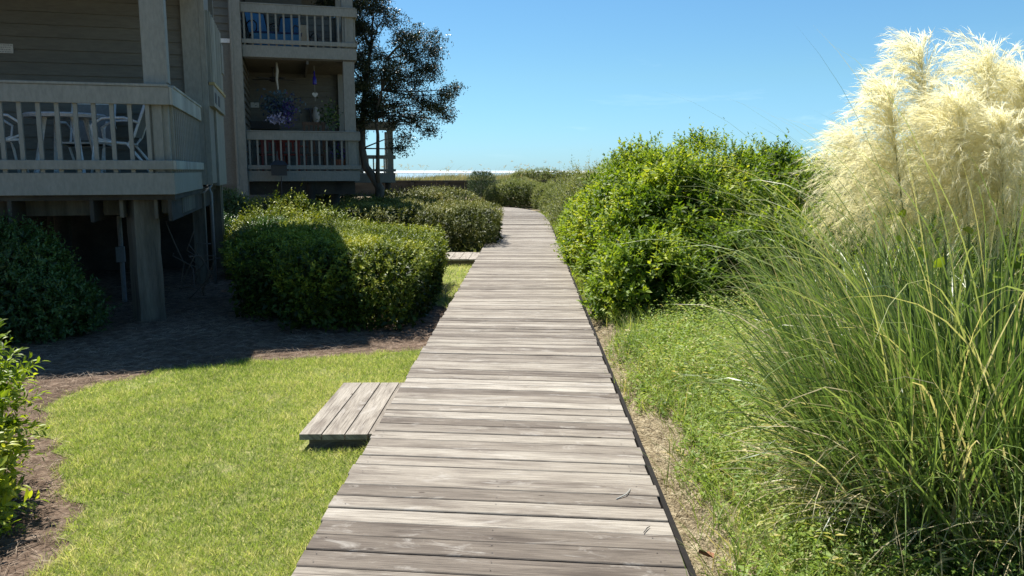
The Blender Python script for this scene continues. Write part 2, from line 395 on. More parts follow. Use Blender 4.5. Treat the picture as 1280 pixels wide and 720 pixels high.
# ------------------------------------------------------------------ boardwalk: real planks on joists
def boardwalk():
    V = []; F = []; UV = []; VAR = []; straight = [10**6]; plank_at = []; NAIL = []
    def plank(c, ax, ay, half0, half1, wdt, z, tilt, var, gi):
        # c centre, ax along-plank dir, ay across dir; half0/half1 extents along ax
        n0 = len(V); hw = wdt/2; bev = .004
        prof = [(-hw, -.038), (-hw, -bev), (-hw+bev, 0), (hw-bev, 0), (hw, -bev), (hw, -.038)]
        for e in (-half0, half1):
            for (q, dz) in prof:
                e2 = e-ay[0]*q/ax[0] if gi < straight[0] else e
                V.append((c[0]+ax[0]*e2+ay[0]*q, c[1]+ax[1]*e2+ay[1]*q, z+dz+tilt*q)); VAR.append(var)
        off = gi*3.77
        for k in range(5):
            F.append((n0+k, n0+6+k, n0+7+k, n0+k+1)[::-1])
            q0, q1 = prof[k][0], prof[k+1][0]
            UV.extend([(off+half1*0-half0, gi*.611+q0), (off+half1, gi*.611+q0), (off+half1, gi*.611+q1), (off-half0, gi*.611+q1)][::-1])
        F.append(tuple(n0+k for k in range(6))); UV.extend([(off+.01*k, gi*.611) for k in range(6)])
        F.append(tuple(n0+11-k for k in range(6))); UV.extend([(off+.01*k, gi*.611) for k in range(6)])
    pitch = .1385; y = -1.2; gi = 0; rr = random.Random(5); prev = .5
    while y < 23.0:
        sk = -R(4.6)+R(3.9)*float(sstep(5.0, 11, y)) if y > 0 else -R(4.6)
        ax = (math.cos(sk), math.sin(sk)); ay = (-math.sin(sk), math.cos(sk))
        prev = min(1, max(0, .5+.6*(rr.random()-.5)*1.8))
        if rr.random() < .12: prev = rr.uniform(0, .2)
        h0 = .925+rr.uniform(-.009, .009); h1 = .625+rr.uniform(-.009, .009)
        wd = pitch-rr.uniform(.006, .0125)
        plank((0, y), ax, ay, h0, h1, wd, rr.uniform(-.003, .003), rr.uniform(-.015, .015), prev, gi)
        if y < 9: plank_at.append((0, y, sk))
        y += pitch; gi += 1
    straight[0] = gi
    # the bend to the left at the far end
    path = [Vector((-.15, 23.0)), Vector((-.18, 25.5)), Vector((-.28, 28.2)), Vector((-.58, 30.8)), Vector((-1.3, 33.0)), Vector((-2.5, 34.3)), Vector((-4.2, 35.0)), Vector((-7.5, 35.7))]
    dense = []
    for i in range(len(path)-1):
        p0 = path[max(i-1, 0)]; p1 = path[i]; p2 = path[i+1]; p3 = path[min(i+2, len(path)-1)]
        for k in range(12):
            t = k/12
            dense.append(.5*((2*p1)+(p2-p0)*t+(2*p0-5*p1+4*p2-p3)*t*t+(3*p1-p0-3*p2+p3)*t**3))
    acc = 0; last = dense[0]
    for i in range(1, len(dense)):
        seg = dense[i]-last; acc += seg.length; last = dense[i]
        if acc >= pitch:
            acc -= pitch; d = seg.normalized(); ay = (d.x, d.y); ax = (d.y, -d.x)
            plank(dense[i], ax, ay, .78, .78, pitch*1.12, -.002*(i % 2), 0, rr.random(), gi); gi += 1
    for q in range(0, len(plank_at)):
        px_, py_, sk_ = plank_at[q]
        for jx in (-.86, -.15, .53):
            for dy in (-.035, .035):
                if rr.random() < .6: continue
                cx_ = jx+rr.uniform(-.006, .006); cy_ = py_+jx*math.tan(sk_)+dy+rr.uniform(-.005, .005); n_ = len(V)
                for k in range(6):
                    V.append((cx_+.0036*math.cos(k*1.047), cy_+.0036*math.sin(k*1.047), .0048)); VAR.append(0)
                F.append(tuple(n_+k for k in range(6))); UV.extend([(.31, .052)]*6); NAIL.append(len(F)-1)
    # joists and short posts underneath
    def pbox(x0, x1, y0, y1, z0, z1):
        n = len(V)
        for z in (z0, z1):
            for (xx, yy) in ((x0, y0), (x1, y0), (x1, y1), (x0, y1)): V.append((xx, yy, z)); VAR.append(.1)
        for f in ((3, 2, 1, 0), (4, 5, 6, 7), (0, 1, 5, 4), (1, 2, 6, 5), (2, 3, 7, 6), (3, 0, 4, 7)):
            F.append(tuple(n+k for k in f)); UV.extend([(V[n+k][1], V[n+k][2]+V[n+k][0]) for k in f])
    for x in (-.86, -.15, .53): pbox(x-.022, x+.022, -1, 22.9, -.2, -.0425)
    for yy in np.arange(0, 23, 2.4):
        for x in (-.8, .47): pbox(x-.045, x+.045, yy-.045, yy+.045, -.4, -.0428)
    f0 = len(F)                                         # added strip, coloured near black as the shaded gap on the sandy side
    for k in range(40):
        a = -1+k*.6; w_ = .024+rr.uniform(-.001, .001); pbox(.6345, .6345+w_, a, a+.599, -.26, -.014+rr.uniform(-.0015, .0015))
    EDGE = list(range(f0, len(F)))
    me = bpy.data.meshes.new('boardwalk'); me.from_pydata(V, [], F)
    uv = me.uv_layers.new(name='grain'); uv.data.foreach_set('uv', np.array(UV, dtype=np.float32).ravel())
    a = me.attributes.new('var', 'FLOAT', 'POINT'); a.data.foreach_set('value', np.array(VAR, dtype=np.float32))
    me.materials.append(M['deck']); me.materials.append(M['nail'])
    me.materials.append(M['gap_dark'])
    for q in NAIL: me.polygons[q].material_index = 1
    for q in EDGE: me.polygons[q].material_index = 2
    return tag(link('boardwalk', me, None), kind='structure')
boardwalk()

def side_step(x0, x1, y0, y1, z, along_y, n, skew, label, tone):
    root = tag(empty('wooden_step', ((x0+x1)/2, (y0+y1)/2, -.2)), label, 'step', 'low steps beside the boardwalk')
    cx, cy = (x0+x1)/2, (y0+y1)/2; V = []; F = []; UV = []; VAR = []; rr = random.Random(n+3)
    def bx(a0, a1, b0, b1, z0, z1, var, gi, along):
        m = len(V)
        for zz in (z0, z1):
            for (xx, yy) in ((a0, b0), (a1, b0), (a1, b1), (a0, b1)): V.append((xx-cx, yy-cy+skew*(xx-cx), zz+.2)); VAR.append(var)
        for f in ((3, 2, 1, 0), (4, 5, 6, 7), (0, 1, 5, 4), (1, 2, 6, 5), (2, 3, 7, 6), (3, 0, 4, 7)):
            F.append(tuple(m+k for k in f))
            for k in f:
                q = V[m+k]; UV.append((q[1]+gi*2.3, q[0]+gi*.7+q[2]) if along else (q[0]+gi*2.3, q[1]+gi*.7+q[2]))
    if along_y:
        ws = (x1-x0)/n
        for k in range(n):
            bx(x0+k*ws+.004, x0+(k+1)*ws-.004, y0+rr.uniform(-.006, .006), y1+rr.uniform(-.006, .006), z-.036, z+rr.uniform(-.002, .002), tone[k % len(tone)], k+40*n, True)
    else:
        ws = (y1-y0)/n
        for k in range(n): bx(x0, x1, y0+k*ws+.004, y0+(k+1)*ws-.004, z-.036, z, tone[k % len(tone)], k+40*n, False)
    def done(name):
        me = bpy.data.meshes.new(name); me.from_pydata(V, [], F)
        uv = me.uv_layers.new(name='grain'); uv.data.foreach_set('uv', np.array(UV, dtype=np.float32).ravel())
        a = me.attributes.new('var', 'FLOAT', 'POINT'); a.data.foreach_set('value', np.array(VAR, dtype=np.float32))
        link(name, me, M['deck'], root); V.clear(); F.clear(); UV.clear(); VAR.clear()
    done('tread')
    bx(x0+.05, x1, y0+.05, y0+.09, -.3, z-.037, .1, 1, False); bx(x0+.05, x1, y1-.09, y1-.05, -.3, z-.037, .1, 2, False); bx(x0+.05, x0+.09, y0+.091, y1-.091, -.3, z-.037, .1, 3, True)
    done('frame')
side_step(-1.435, -.86, 4.8, 6.03, -.085, True, 4, .05, 'weathered grey wooden step of lengthwise boards set in the near lawn', [.75, .62, .7, .4])
side_step(-1.95, -.93, 14.5, 15.75, -.06, True, 6, 0, 'pale tan wooden step on the strip of grass between the two clipped hedges', [.95, .8, 1.0, .85])
side_step(-1.9, -1.0, 22.3, 23.3, -.06, True, 5, 0, 'small pale wooden step in the shade past the far clipped hedge', [.9, .8])

# ------------------------------------------------------------------ building
BA = R(16.7); BO = (-3.94, 8.9, -.2); DZ = .2
u = np.array([-math.sin(BA), math.cos(BA)]); v_ = np.array([math.cos(BA), math.sin(BA)])
def W(s, r, z): return (BO[0]+v_[0]*s+u[0]*r, BO[1]+v_[1]*s+u[1]*r, z)
bld = tag(empty('apartment_building', BO, BA), 'grey taupe sided apartment building on wooden pilings with two open balconies facing the path', 'building')
def P(mb, name, mat, parent=None, bevel=0, smooth=False): return mb.build(name, mat, parent or bld, bevel, smooth, dz=DZ)

def lap_wall(s0, s1, r, z0, z1, ex=.17, lean=.03, flip=1):     # front-facing lap siding
    mb = MB(); z = z0
    while z < z1-.01:
        zt = min(z+ex, z1)
        mb.hexa([(s0, r-lean, z), (s1, r-lean, z), (s1, r+.03, z), (s0, r+.03, z), (s0, r, zt), (s1, r, zt), (s1, r+.03, zt), (s0, r+.03, zt)])
        z = zt
    return mb
def lap_side(s, r0, r1, z0, z1, ex=.17, lean=.03, sg=1):        # side-facing lap siding (towards +s if sg=1)
    mb = MB(); z = z0
    while z < z1-.01:
        zt = min(z+ex, z1); a = s+sg*lean; b = s-sg*.03
        mb.hexa([(min(a, b) if sg < 0 else b, r0, z), (a if sg > 0 else b, r0, z), (a if sg > 0 else b, r1, z), (b if sg > 0 else a, r1, z),
                 (b if sg > 0 else s, r0, zt), (s if sg > 0 else b, r0, zt), (s if sg > 0 else b, r1, zt), (b if sg > 0 else s, r1, zt)])
        z = zt
    return mb

def balcony(s0, s1, r0, r1, zf, side_right=True, side_left=False, fas=.24, pitch=.178, weather=True):
    """zf: top of fascia; front at r0, right side at s1"""
    f = MB()
    f.box(s0, s1, r0, r0+.04, zf-fas, zf); f.box(s1-.04, s1, r0+.042, r1, zf-fas, zf)
    if side_left: f.box(s0, s0+.04, r0+.042, r1, zf-fas, zf)
    b = P(f, 'balcony', M['trim'], None, .004)
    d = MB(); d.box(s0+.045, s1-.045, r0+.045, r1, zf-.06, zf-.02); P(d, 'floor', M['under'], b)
    zb0, zb1, zt0, zt1 = zf+.035, zf+.135, zf+.735, zf+.925
    m = MB(); m.box(s0, s1-.002, r0-.028, r0+.012, zt0, zt1); m.box(s0, s1-.002, r0-.04, r0+.11, zt1+.001, zt1+.03); P(m, 'top_rail', M['trim'], b, .004)
    m = MB(); m.box(s0, s1-.002, r0-.028, r0+.012, zb0, zb1); P(m, 'bottom_rail', M['trim'], b, .004)
    if side_right:
        wm = M['weathered'] if weather else M['trim']
        m = MB(); m.box(s1-.001, s1+.03, r0-.028, r1, zt0, zt1); m.box(s1-.09, s1+.04, r0+.112, r1, zt1+.001, zt1+.03); P(m, 'top_rail', wm, b, .004)
        m = MB(); m.box(s1-.001, s1+.03, r0-.028, r1, zb0, zb1); P(m, 'bottom_rail', wm, b, .004)
    base = None
    def bal(s, r, mat):
        nonlocal base
        if base is None:
            mb = MB(); mb.box(-.021, .021, -.019, .019, zf+.001, zt1-.002)
            base = P(mb, 'baluster', mat, b); base.location = (s, r, 0)
        else:
            c = base.copy(); col.objects.link(c); c.parent = b; c.location = (s, r, 0)
    s = s1-.24
    while s > s0+.03: bal(s, r0+.032, M['trim']); s -= pitch
    if side_right:
        r = r0+.22
        while r < r1-.05: bal(s1-.022, r, M['trim']); r += pitch
    if side_left:
        r = r0+.22
        while r < r1-.05: bal(s0+.022, r, M['trim']); r += pitch*2
    return b, (zb0, zt1)

# near unit ----------------------------------------------------------
nb, _ = balcony(-3.4, 0.0, 0.0, 3.06, 1.52)
m = MB(); m.box(-.27, -.035, .1, .3, 1.523, 4.2); m.box(-.045, -.02, .095, .305, 2.5, 4.2); P(m, 'column', M['trim'], nb, .006)
m = MB(); m.box(-.2, -.1, .06, .1, 1.523, 2.44); P(m, 'rail_post', M['trim'], nb)
P(lap_wall(-6.8, -.16, 3.15, 1.5, 4.15), 'siding_wall', M['siding'])
m = MB(); m.box(-.18, .13, 3.06, 3.2, 1.33, 6.7); m.box(.06, .145, 3.055, 3.09, 1.35, 6.7); P(m, 'corner_board', M['trim'], None, .006)
m = MB(); m.box(.05, .112, 3.21, 4.18, 1.35, 6.7); m.box(-6.8, .05, 5.9, 6.0, -.2, 6.7); m.box(-6.8, -6.7, 0.2, 5.9, 1.3, 6.7); P(m, 'side_wall', M['panel'])
m = MB(); m.box(.0, .135, 4.2, 5.95, 1.3, 2.5); m.box(.02, .15, 4.2, 4.3, 1.3, 2.5); P(m, 'side_panel', M['trim'], None, .004)
# side window surround with vertical boards, yellow sill and louvre
b = MB(); b.box(.113, .16, 3.45, 5.6, 2.86, 3.9); w_ = P(b, 'window_screen', M['weathered'])
for k in range(9):
    q = MB(); q.box(.161, .185, 3.5+k*.24, 3.58+k*.24, 2.87, 3.89); P(q, 'batten', M['weathered'], w_)
q = MB(); q.box(.13, .21, 3.4, 5.65, 2.815, 2.855); P(q, 'sill', M['yellow'], w_)
q = MB(); q.box(.113, .19, 3.42, 5.6, 2.5, 2.812); q.box(.113, .2, 5.3, 5.7, 3.2, 3.7); P(q, 'sill_board', M['trim'], w_)
for r_ in (3.6, 4.2): q = MB(); q.box(.191, .196, r_, r_+.3, 2.56, 2.72); P(q, 'vent_slot', M['black'], w_)
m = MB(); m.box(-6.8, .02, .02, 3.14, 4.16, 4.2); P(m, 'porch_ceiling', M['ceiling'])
m = MB(); m.box(-6.9, .05, -.03, .02, 4.02, 4.34); m.box(.0, .05, .021, 3.05, 4.02, 4.34)
m.hexa([(-6.9, -.06, 4.345), (.08, -.06, 4.345), (.08, 3.1, 5.1), (-6.9, 3.1, 5.1), (-6.9, -.06, 4.4), (.08, -.06, 4.4), (.08, 3.1, 5.16), (-6.9, 3.1, 5.16)]); P(m, 'porch_roof', M['roof'])
m = MB(); m.box(-6.8, .1, 3.201, 5.89, 6.7, 6.76); m.hexa([(-7.2, 1.6, 6.78), (.85, 1.6, 6.78), (.85, 5.0, 6.78), (-7.2, 5.0, 6.78), (-7.2, 3.1, 7.7), (-.6, 3.1, 7.7), (-.6, 3.5, 7.7), (-7.2, 3.5, 7.7)]); P(m, 'roof', M['roof'])
P(lap_wall(-6.8, -.16, 3.16, 4.15, 6.7), 'siding_wall', M['siding'])
m = MB(); m.box(-6.7, -.02, .1, 5.85, 1.22, 1.28)
for k in range(9): m.box(-6.5+k*.8, -6.46+k*.8, .1, 5.8, .98, 1.219)
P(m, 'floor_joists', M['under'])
def piling(s, r, rad, z0, z1, name='piling', mat='piling', sq=False, notch=False):
    mb = MB()
    if sq: mb.box(s-rad, s+rad, r-rad, r+rad, z0, z1)
    else:
        pts = [(s+.012*math.sin(k*1.3), r+.008*math.cos(k*2.1), z0+(z1-z0)*k/8) for k in range(9)]
        mb.tube(pts, [rad*(1.05-.05*k/8+.02*math.sin(k*2.3)) for k in range(9)], 14)
    return P(mb, name, M[mat], None, .006 if sq else 0, not sq)
m = MB()
for k in range(8):
    z0, z1 = -.45+k*1.71/8, -.45+(k+1)*1.71/8
    def ring(z, q):
        a = R(27)+.02*math.sin(q*1.1); w = .135*(1.06-.07*q/8)+.004*math.sin(q*2.2); return [(-.42+w*(math.cos(a)*i-math.sin(a)*j), .42+w*(math.sin(a)*i+math.cos(a)*j), z) for i, j in ((-1, -1), (1, -1), (1, 1), (-1, 1))]
    m.hexa(ring(z0, k)+ring(z1, k+1))
m2 = MB(); m2.v = m.v; m2.f = [f for i, f in enumerate(m.f) if i % 6 > 1 or i in (0, 43)]
P(m2, 'piling', M['piling'])
piling(-3.2, .42, .15, -.45, 1.26)
for (s, r) in ((-1.9, 3.0), (-3.4, 3.3), (-2.5, 5.0), (-1.2, 5.4), (-4.6, 4.8)): piling(s, r, .11, -.3, 1.2, 'piling', 'under')
piling(-.12, 3.5, .09, -.3, 1.3, sq=True); piling(-.05, 5.6, .1, -.3, 1.3, sq=True)
for q in ((-.62, -.58, .2, 1.4, 1.02, 1.275), (-.26, -.22, .2, 1.4, 1.0, 1.275), (-.2, -.06, .32, .37, 1.06, 1.275), (-.14, -.05, 1.0, 2.4, 1.02, 1.275), (-6, -.15, .58, .64, 1.03, 1.277)):
    m = MB(); m.box(*q); P(m, 'beam', M['piling'], None, .004)
m = MB(); m.tube([(.08, 3.35, -.25), (.08, 3.35, 1.2), (.04, 3.3, 1.32)], .022, 8); m.tube([(-.3, 3.2, 1.2), (.0, 3.22, 1.22), (.1, 3.3, 1.32)], .015, 6); P(m, 'conduit', M['pvc'], None, 0, True)
m = MB(); m.tube([(-.95, 1.9, -.2), (-.95, 1.9, .9), (-.93, 1.85, 1.25)], .03, 8); m.box(-1.0, -.9, 1.8, 1.88, .35, .55); P(m, 'drain_pipe', M['pvc'], None, 0)
m = MB(); m.box(-6.8, .0, 5.75, 5.8, -.3, .9); P(m, 'skirt_lattice', M['under'])

# far unit ------------------------------------------------------------
S0, S1, R0, R1 = .3, 2.94, 10.7, 13.7
fb, _ = balcony(S0, S1, R0, R1, 1.53, True, False, .25, .18, False)
ub, _ = balcony(S0, S1, R0, R1, 4.46, True, False, .27, .18, False)
for b_, z0, z1 in ((fb, 1.533, 4.185), (ub, 4.463, 7.2)):
    m = MB(); m.box(S1-.33, S1-.06, R0+.06, R0+.3, z0, z1); P(m, 'column', M['trim'], b_, .006)
    m = MB(); m.box(S1-.3, S1-.06, R1-.2, R1-.02, z0, z1); P(m, 'column', M['trim'], b_, .006)
m = MB(); m.box(.04, .29, 10.55, 10.8, -.25, 7.3); m.box(.06, .1, 10.53, 10.549, 1.2, 7.3); P(m, 'corner_post', M['trim'], None, .006)
P(lap_wall(-3.2, .035, 10.8, 4.6, 7.2), 'siding_wall', M['siding'])
m = MB(); m.box(-3.2, .035, 10.79, 10.84, 1.2, 4.49); P(m, 'wall_panel', M['panel'])
m = MB(); m.box(-3.2, .035, 10.77, 10.84, 4.495, 4.59); P(m, 'wall_trim', M['white'])
P(lap_wall(S0, S1, R1, 1.5, 4.19), 'siding_wall', M['siding'])
P(lap_wall(S0, 1.75, R1, 4.46, 7.1), 'siding_wall', M['siding']); P(lap_wall(1.752, S1, R1, 4.46, 5.7), 'half_wall', M['siding'])
P(lap_side(S0-.02, R0+.1, R1+5, 1.3, 7.2, sg=1), 'siding_wall', M['siding'])
m = MB(); m.box(S0+.02, S1-.05, R0+.05, R1-.01, 4.16, 4.19)
for k in range(24): m.box(S0+.03, S1-.06, R0+.08+k*.12, R0+.085+k*.12, 4.152, 4.159)
m.box(1.75, 1.8, R0+.06, R1-.05, 4.06, 4.15); P(m, 'porch_ceiling', M['ceiling'])
m = MB(); m.box(S0-3.4, S1+.05, R0-.05, R1+5, 7.25, 7.35); P(m, 'roof', M['roof'])
for r_ in (R0+.3, R0+2.6): m = MB(); m.box(S0, S1-.1, r_, r_+.06, .95, 1.27); P(m, 'beam', M['under'])
for (s, r) in ((1.25, 11.1), (1.75, 11.0), (2.35, 11.3), (.9, 13.5), (2.5, 13.4)): piling(s, r, .1, -.3, 1.27, 'piling', 'under')
m = MB(); m.box(S0-3, S1-.2, R1+4.9, R1+5, -.2, 7.2); P(m, 'back_wall', M['panel'])

# plaques (writing too worn to read)
def plaque(loc, wd, ht, label, lines):
    t = tag(empty('wall_plaque', loc, BA), label, 'plaque')
    m = MB(); m.box(-wd/2, wd/2, -.015, .0, -ht/2, ht/2); m.build('plate', M['plaque'], t, .003)
    if lines:
        m = MB()
        for k in range(lines):
            zz = ht*.36-k*ht*.72/(lines-1); x = -wd*.42
            while x < wd*.36:
                l = random.uniform(.012, .03); m.box(x, min(x+l, wd*.42), -.0175, -.0155, zz-.006, zz+.004); x += l+.01
        m.build('worn_lettering', M['ink'], t)
plaque(W(-2.45, 3.13, 3.2), .19, .125, 'small pale plaque of worn lettering on the siding of the near balcony', 4)
plaque(W(.42, 13.68, 3.3), .22, .14, 'plain pale plate on the wall of the lower far balcony', 0)

# near balcony furniture ------------------------------------------------
def patio_chair(s, r, z, rot, label, mats=('white', 'sling'), group='sling chairs on the near balcony'):
    t = tag(empty('patio_chair', W(s, r, z), BA+rot), label, 'chair', group)
    fr = MB()                            # local: faces +x
    for y in (-.27, .27):
        fr.tube([(-.36, y, .0), (-.3, y, .12), (-.12, y, .36), (-.2, y, .46), (-.38, y, .95)], .016, 8)
        fr.tube([(.3, y, 0), (.26, y, .3), (.23, y, .4), (-.12, y, .37)], .016, 8)
        fr.tube([(-.26, y*1.08, .62), (-.1, y*1.08, .68), (.14, y*1.08, .67), (.27, y*1.08, .58), (.25, y*1.05, .45), (.1, y, .385)], .016, 8)
    for (x, z_) in ((-.38, .95), (.23, .4), (-.14, .37)): fr.tube([(x, -.27, z_), (x, .27, z_)], .014, 8)
    fr.build('frame', M[mats[0]], t, 0, True)
    m = MB(); m.hexa([(-.14, -.25, .365), (.23, -.25, .4), (.23, .25, .4), (-.14, .25, .365), (-.14, -.25, .375), (.23, -.25, .41), (.23, .25, .41), (-.14, .25, .375)]); m.build('seat', M[mats[1]], t)
    m = MB(); m.hexa([(-.2, -.25, .45), (-.19, -.25, .45), (-.19, .25, .45), (-.2, .25, .45), (-.385, -.25, .94), (-.375, -.25, .94), (-.375, .25, .94), (-.385, .25, .94)]); m.build('backrest', M[mats[1]], t)
    return t
patio_chair(-.78, 1.45, 1.5, R(180), 'white framed sling chair at the right of the near balcony table, side on')
patio_chair(-2.1, 1.1, 1.5, R(25), 'grey sling chair nearest the left end of the near balcony')
patio_chair(-1.35, 2.35, 1.5, R(-95), 'white armed sling chair behind the round table on the near balcony')
t = tag(empty('patio_table', W(-1.4, 1.5, 1.5), BA), 'round white patio table with flat legs between the near balcony chairs', 'table')
MB().lathe((0, 0, .7), [(.02, .03), (.44, .03), (.46, .015), (.44, -.02), (.02, -.02)], 32).build('tabletop', M['white'], t)
for a in (35, 125, 215, 305):
    ca, sa = math.cos(R(a)), math.sin(R(a)); m = MB()
    m.hexa([(.36*ca-.03*sa, .36*sa+.03*ca, 0), (.4*ca-.03*sa, .4*sa+.03*ca, 0), (.4*ca+.03*sa, .4*sa-.03*ca, 0), (.36*ca+.03*sa, .36*sa-.03*ca, 0),
            (.22*ca-.03*sa, .22*sa+.03*ca, .68), (.26*ca-.03*sa, .26*sa+.03*ca, .68), (.26*ca+.03*sa, .26*sa-.03*ca, .68), (.22*ca+.03*sa, .22*sa-.03*ca, .68)])
    m.build('leg', M['white'], t)

# far balcony things ----------------------------------------------------
def petals(L, c, rad, n, size, var=None):
    p = rng.normal(size=(n, 3))*np.array(rad)*.55+np.array(c)
    add_leaves(L, p, rdir(n), rdir(n), rng.uniform(.6, 1.3, n)*size, rng.uniform(.6, 1.1, n)*size*.6, rng.uniform(0, 1, n))
hb = tag(empty('hanging_flower_bundle', W(1.05, 11.3, 4.15), BA), 'bundle of blue and purple flowers hanging from a pale rope, lower far balcony', 'hanging flowers')
MB().tube([(0, 0, 0), (.015, 0, -.2), (-.01, 0, -.4), (.012, 0, -.6), (0, 0, -.72)], [.02, .035, .03, .02, .015], 8).build('rope', M['rope'], hb, 0, True)
for nm, mt, c, rad, n, sz in (('leaves', 'teal', (0, 0, -1.0), (.33, .28, .26), 420, .11), ('blue_flowers', 'navy', (.05, -.06, -1.12), (.36, .26, .26), 320, .085), ('purple_flowers', 'purple', (.22, -.1, -1.2), (.16, .16, .3), 200, .06), ('pale_flowers', 'lilac', (-.06, -.14, -1.36), (.2, .12, .09), 170, .085)):
    L = LM(); petals(L, c, rad, n, sz); L.build(nm, M[mt], hb)
ch = tag(empty('wind_chime', W(1.95, 11.5, 4.12), BA), 'cobalt blue bottle and white heart strung on a cord in the lower far balcony', 'wind chime')
MB().tube([(0, 0, 0), (0, 0, -.86)], .004, 5).build('cord', M['rope'], ch)
MB().lathe((0, 0, -.42), [(.012, .3), (.016, .18), (.045, .12), (.05, 0), (.045, -.03), (0, -.03)], 12).build('bottle', M['cobalt'], ch, 0, True)
m = MB(); hp = []
for k in range(20):
    a = 2*math.pi*k/20; hp.append((.0055*16*math.sin(a)**3*.8, .0045*(13*math.cos(a)-5*math.cos(2*a)-2*math.cos(3*a)-math.cos(4*a))))
m.v = [(x, -.012, z-.7) for x, z in hp]+[(x, .012, z-.7) for x, z in hp]
m.f = [tuple(range(20))[::-1], tuple(range(20, 40))]+[(k, (k+1) % 20, 20+(k+1) % 20, 20+k) for k in range(20)]; m.build('heart', M['plaque'], ch)
fn = tag(empty('ceiling_fan', W(.95, 12.3, 4.15), BA), 'dark ceiling fan under the lower far balcony ceiling behind the hanging flowers', 'fan')
MB().lathe((0, 0, 0), [(.06, 0), (.02, -.04), (.02, -.22), (.1, -.25), (.11, -.33), (.04, -.37), (0, -.37)], 12).build('motor', M['black'], fn)
for k in range(5):
    a = R(72*k+10); m = MB(); m.bar((.1*math.cos(a), .1*math.sin(a), -.3), (.55*math.cos(a), .55*math.sin(a), -.3), .13, .012); m.build('blade', M['black'], fn)
owl = tag(empty('wall_ornament', W(2.02, 13.55, 2.86), BA), 'pale rounded owl shaped ornament against the siding of the lower far balcony', 'ornament')
MB().lathe((0, 0, 0), [(.06, -.0), (.1, .06), (.12, .18), (.09, .28), (.08, .34), (.05, .4), (0, .42)], 14).build('body', M['stone'], owl, 0, True)
m = MB(); m.box(-.16, -.11, -.02, .06, 0, .36); m.build('backing', M['black'], owl)
sh = tag(empty('wall_shelf', W(1.3, 13.5, 2.8), BA), 'dark shelf along the back wall of the lower far balcony', 'shelf')
m = MB(); m.box(-1.0, -.25, -.18, .16, -.15, .05); m.build('board', M['black'], sh)
def slat_chair(loc, rot, mat, label, back=.95):
    t = tag(empty('slatted_chair', loc, BA+rot), label, 'chair')
    m = MB(); m.box(-.27, .27, -.27, .27, .4, .44); m.build('seat', M[mat], t)
    m = MB()
    for k in range(5): m.box(-.25+k*.115, -.2+k*.115, .24, .27, .5, back)
    m.box(-.29, .29, .235, .275, back, back+.08); m.build('backrest', M[mat], t)
    for x in (-.25, .25):
        for y in (-.25, .25):
            q = MB(); q.box(x-.025, x+.025, y-.025, y+.025, 0, .4 if y < 0 else back); q.build('leg', M[mat], t)
        q = MB(); q.box(x-.04, x+.04, -.28, .24, .62, .65); q.build('armrest', M[mat], t)
slat_chair(W(1.9, 12.0, 1.51), R(180), 'wood', 'brown slatted wooden chair showing above the rail of the lower far balcony', 1.17)
slat_chair(W(1.35, 11.6, 1.51), R(160), 'red', 'dark red slatted chair behind the middle balusters of the lower far balcony', .72)
slat_chair(W(.8, 11.7, 1.51), R(195), 'red', 'dark red slatted chair behind the left balusters of the lower far balcony', .72)
def potted(loc, label, potm, parts, hgt):
    t = tag(empty('potted_plant', loc, BA), label, 'plant')
    MB().lathe((0, 0, 0), [(.0, 0), (.11, 0), (.15, .26), (.165, .26), (.165, .3), (.13, .3), (.0, .27)], 16).build('pot', M[potm], t)
    for nm, mt, c, rad, n, sz in parts:
        L = LM(); petals(L, c, rad, n, sz); L.build(nm, M[mt], t)
potted(W(2.3, 11.9, 2.15), 'dark leafy plant against the column in the lower far balcony', 'black', [('foliage', 'shade_bush', (0, 0, .75), (.26, .22, .33), 260, .09)], 1)
potted(W(2.5, 11.0, 1.51), 'purple flowering plant in a pot behind the right balusters of the lower far balcony', 'terracotta', [('foliage', 'shade_bush', (0, 0, .45), (.2, .16, .15), 120, .08), ('flowers', 'purple', (0, -.03, .45), (.22, .16, .22), 140, .06)], 1)
fd = tag(empty('bird_feeder', W(1.0, 10.35, -.2), BA), 'black bird feeder on a thin pole in front of the lower far balcony', 'bird feeder')
MB().tube([(0.06, 0, 0), (.06, 0, 1.6)], .012, 6).build('pole', M['black'], fd)
m = MB(); m.box(-.16, .2, -.12, .12, 1.62, 1.86); m.hexa([(-.2, -.15, 1.861), (.24, -.15, 1.861), (.24, .15, 1.861), (-.2, .15, 1.861), (-.08, -.03, 1.97), (.12, -.03, 1.97), (.12, .03, 1.97), (-.08, .03, 1.97)]); m.build('house', M['black'], fd)
m = MB(); m.tube([(0, 0, 1.97), (-.02, 0, 2.1), (.0, 0, 2.2)], [.03, .02, .012], 6); m.build('finial', M['black'], fd)
# upper far balcony furniture
patio_chair(.75, 11.5, 4.44, R(-60), 'blue sling chair at the left of the upper far balcony', ('black', 'blue'), 'chairs on the upper far balcony')
patio_chair(1.3, 11.9, 4.44, R(-110), 'blue sling chair in the middle of the upper far balcony', ('black', 'blue'), 'chairs on the upper far balcony')
patio_chair(1.75, 12.75, 4.44, R(-70), 'tan cushioned chair at the right of the upper far balcony', ('black', 'tan'), 'chairs on the upper far balcony')
bt = tag(empty('storage_bin', W(1.15, 11.1, 4.44), BA), 'bright blue low bin behind the rail of the upper far balcony', 'bin')
m = MB(); m.box(-.6, .5, -.15, .2, .02, .34); m.build('bin_body', M['blue'], bt, .01)
m = MB(); m.box(-.62, .52, -.17, .22, .341, .38); m.build('lid', M['navy'], bt, .01)

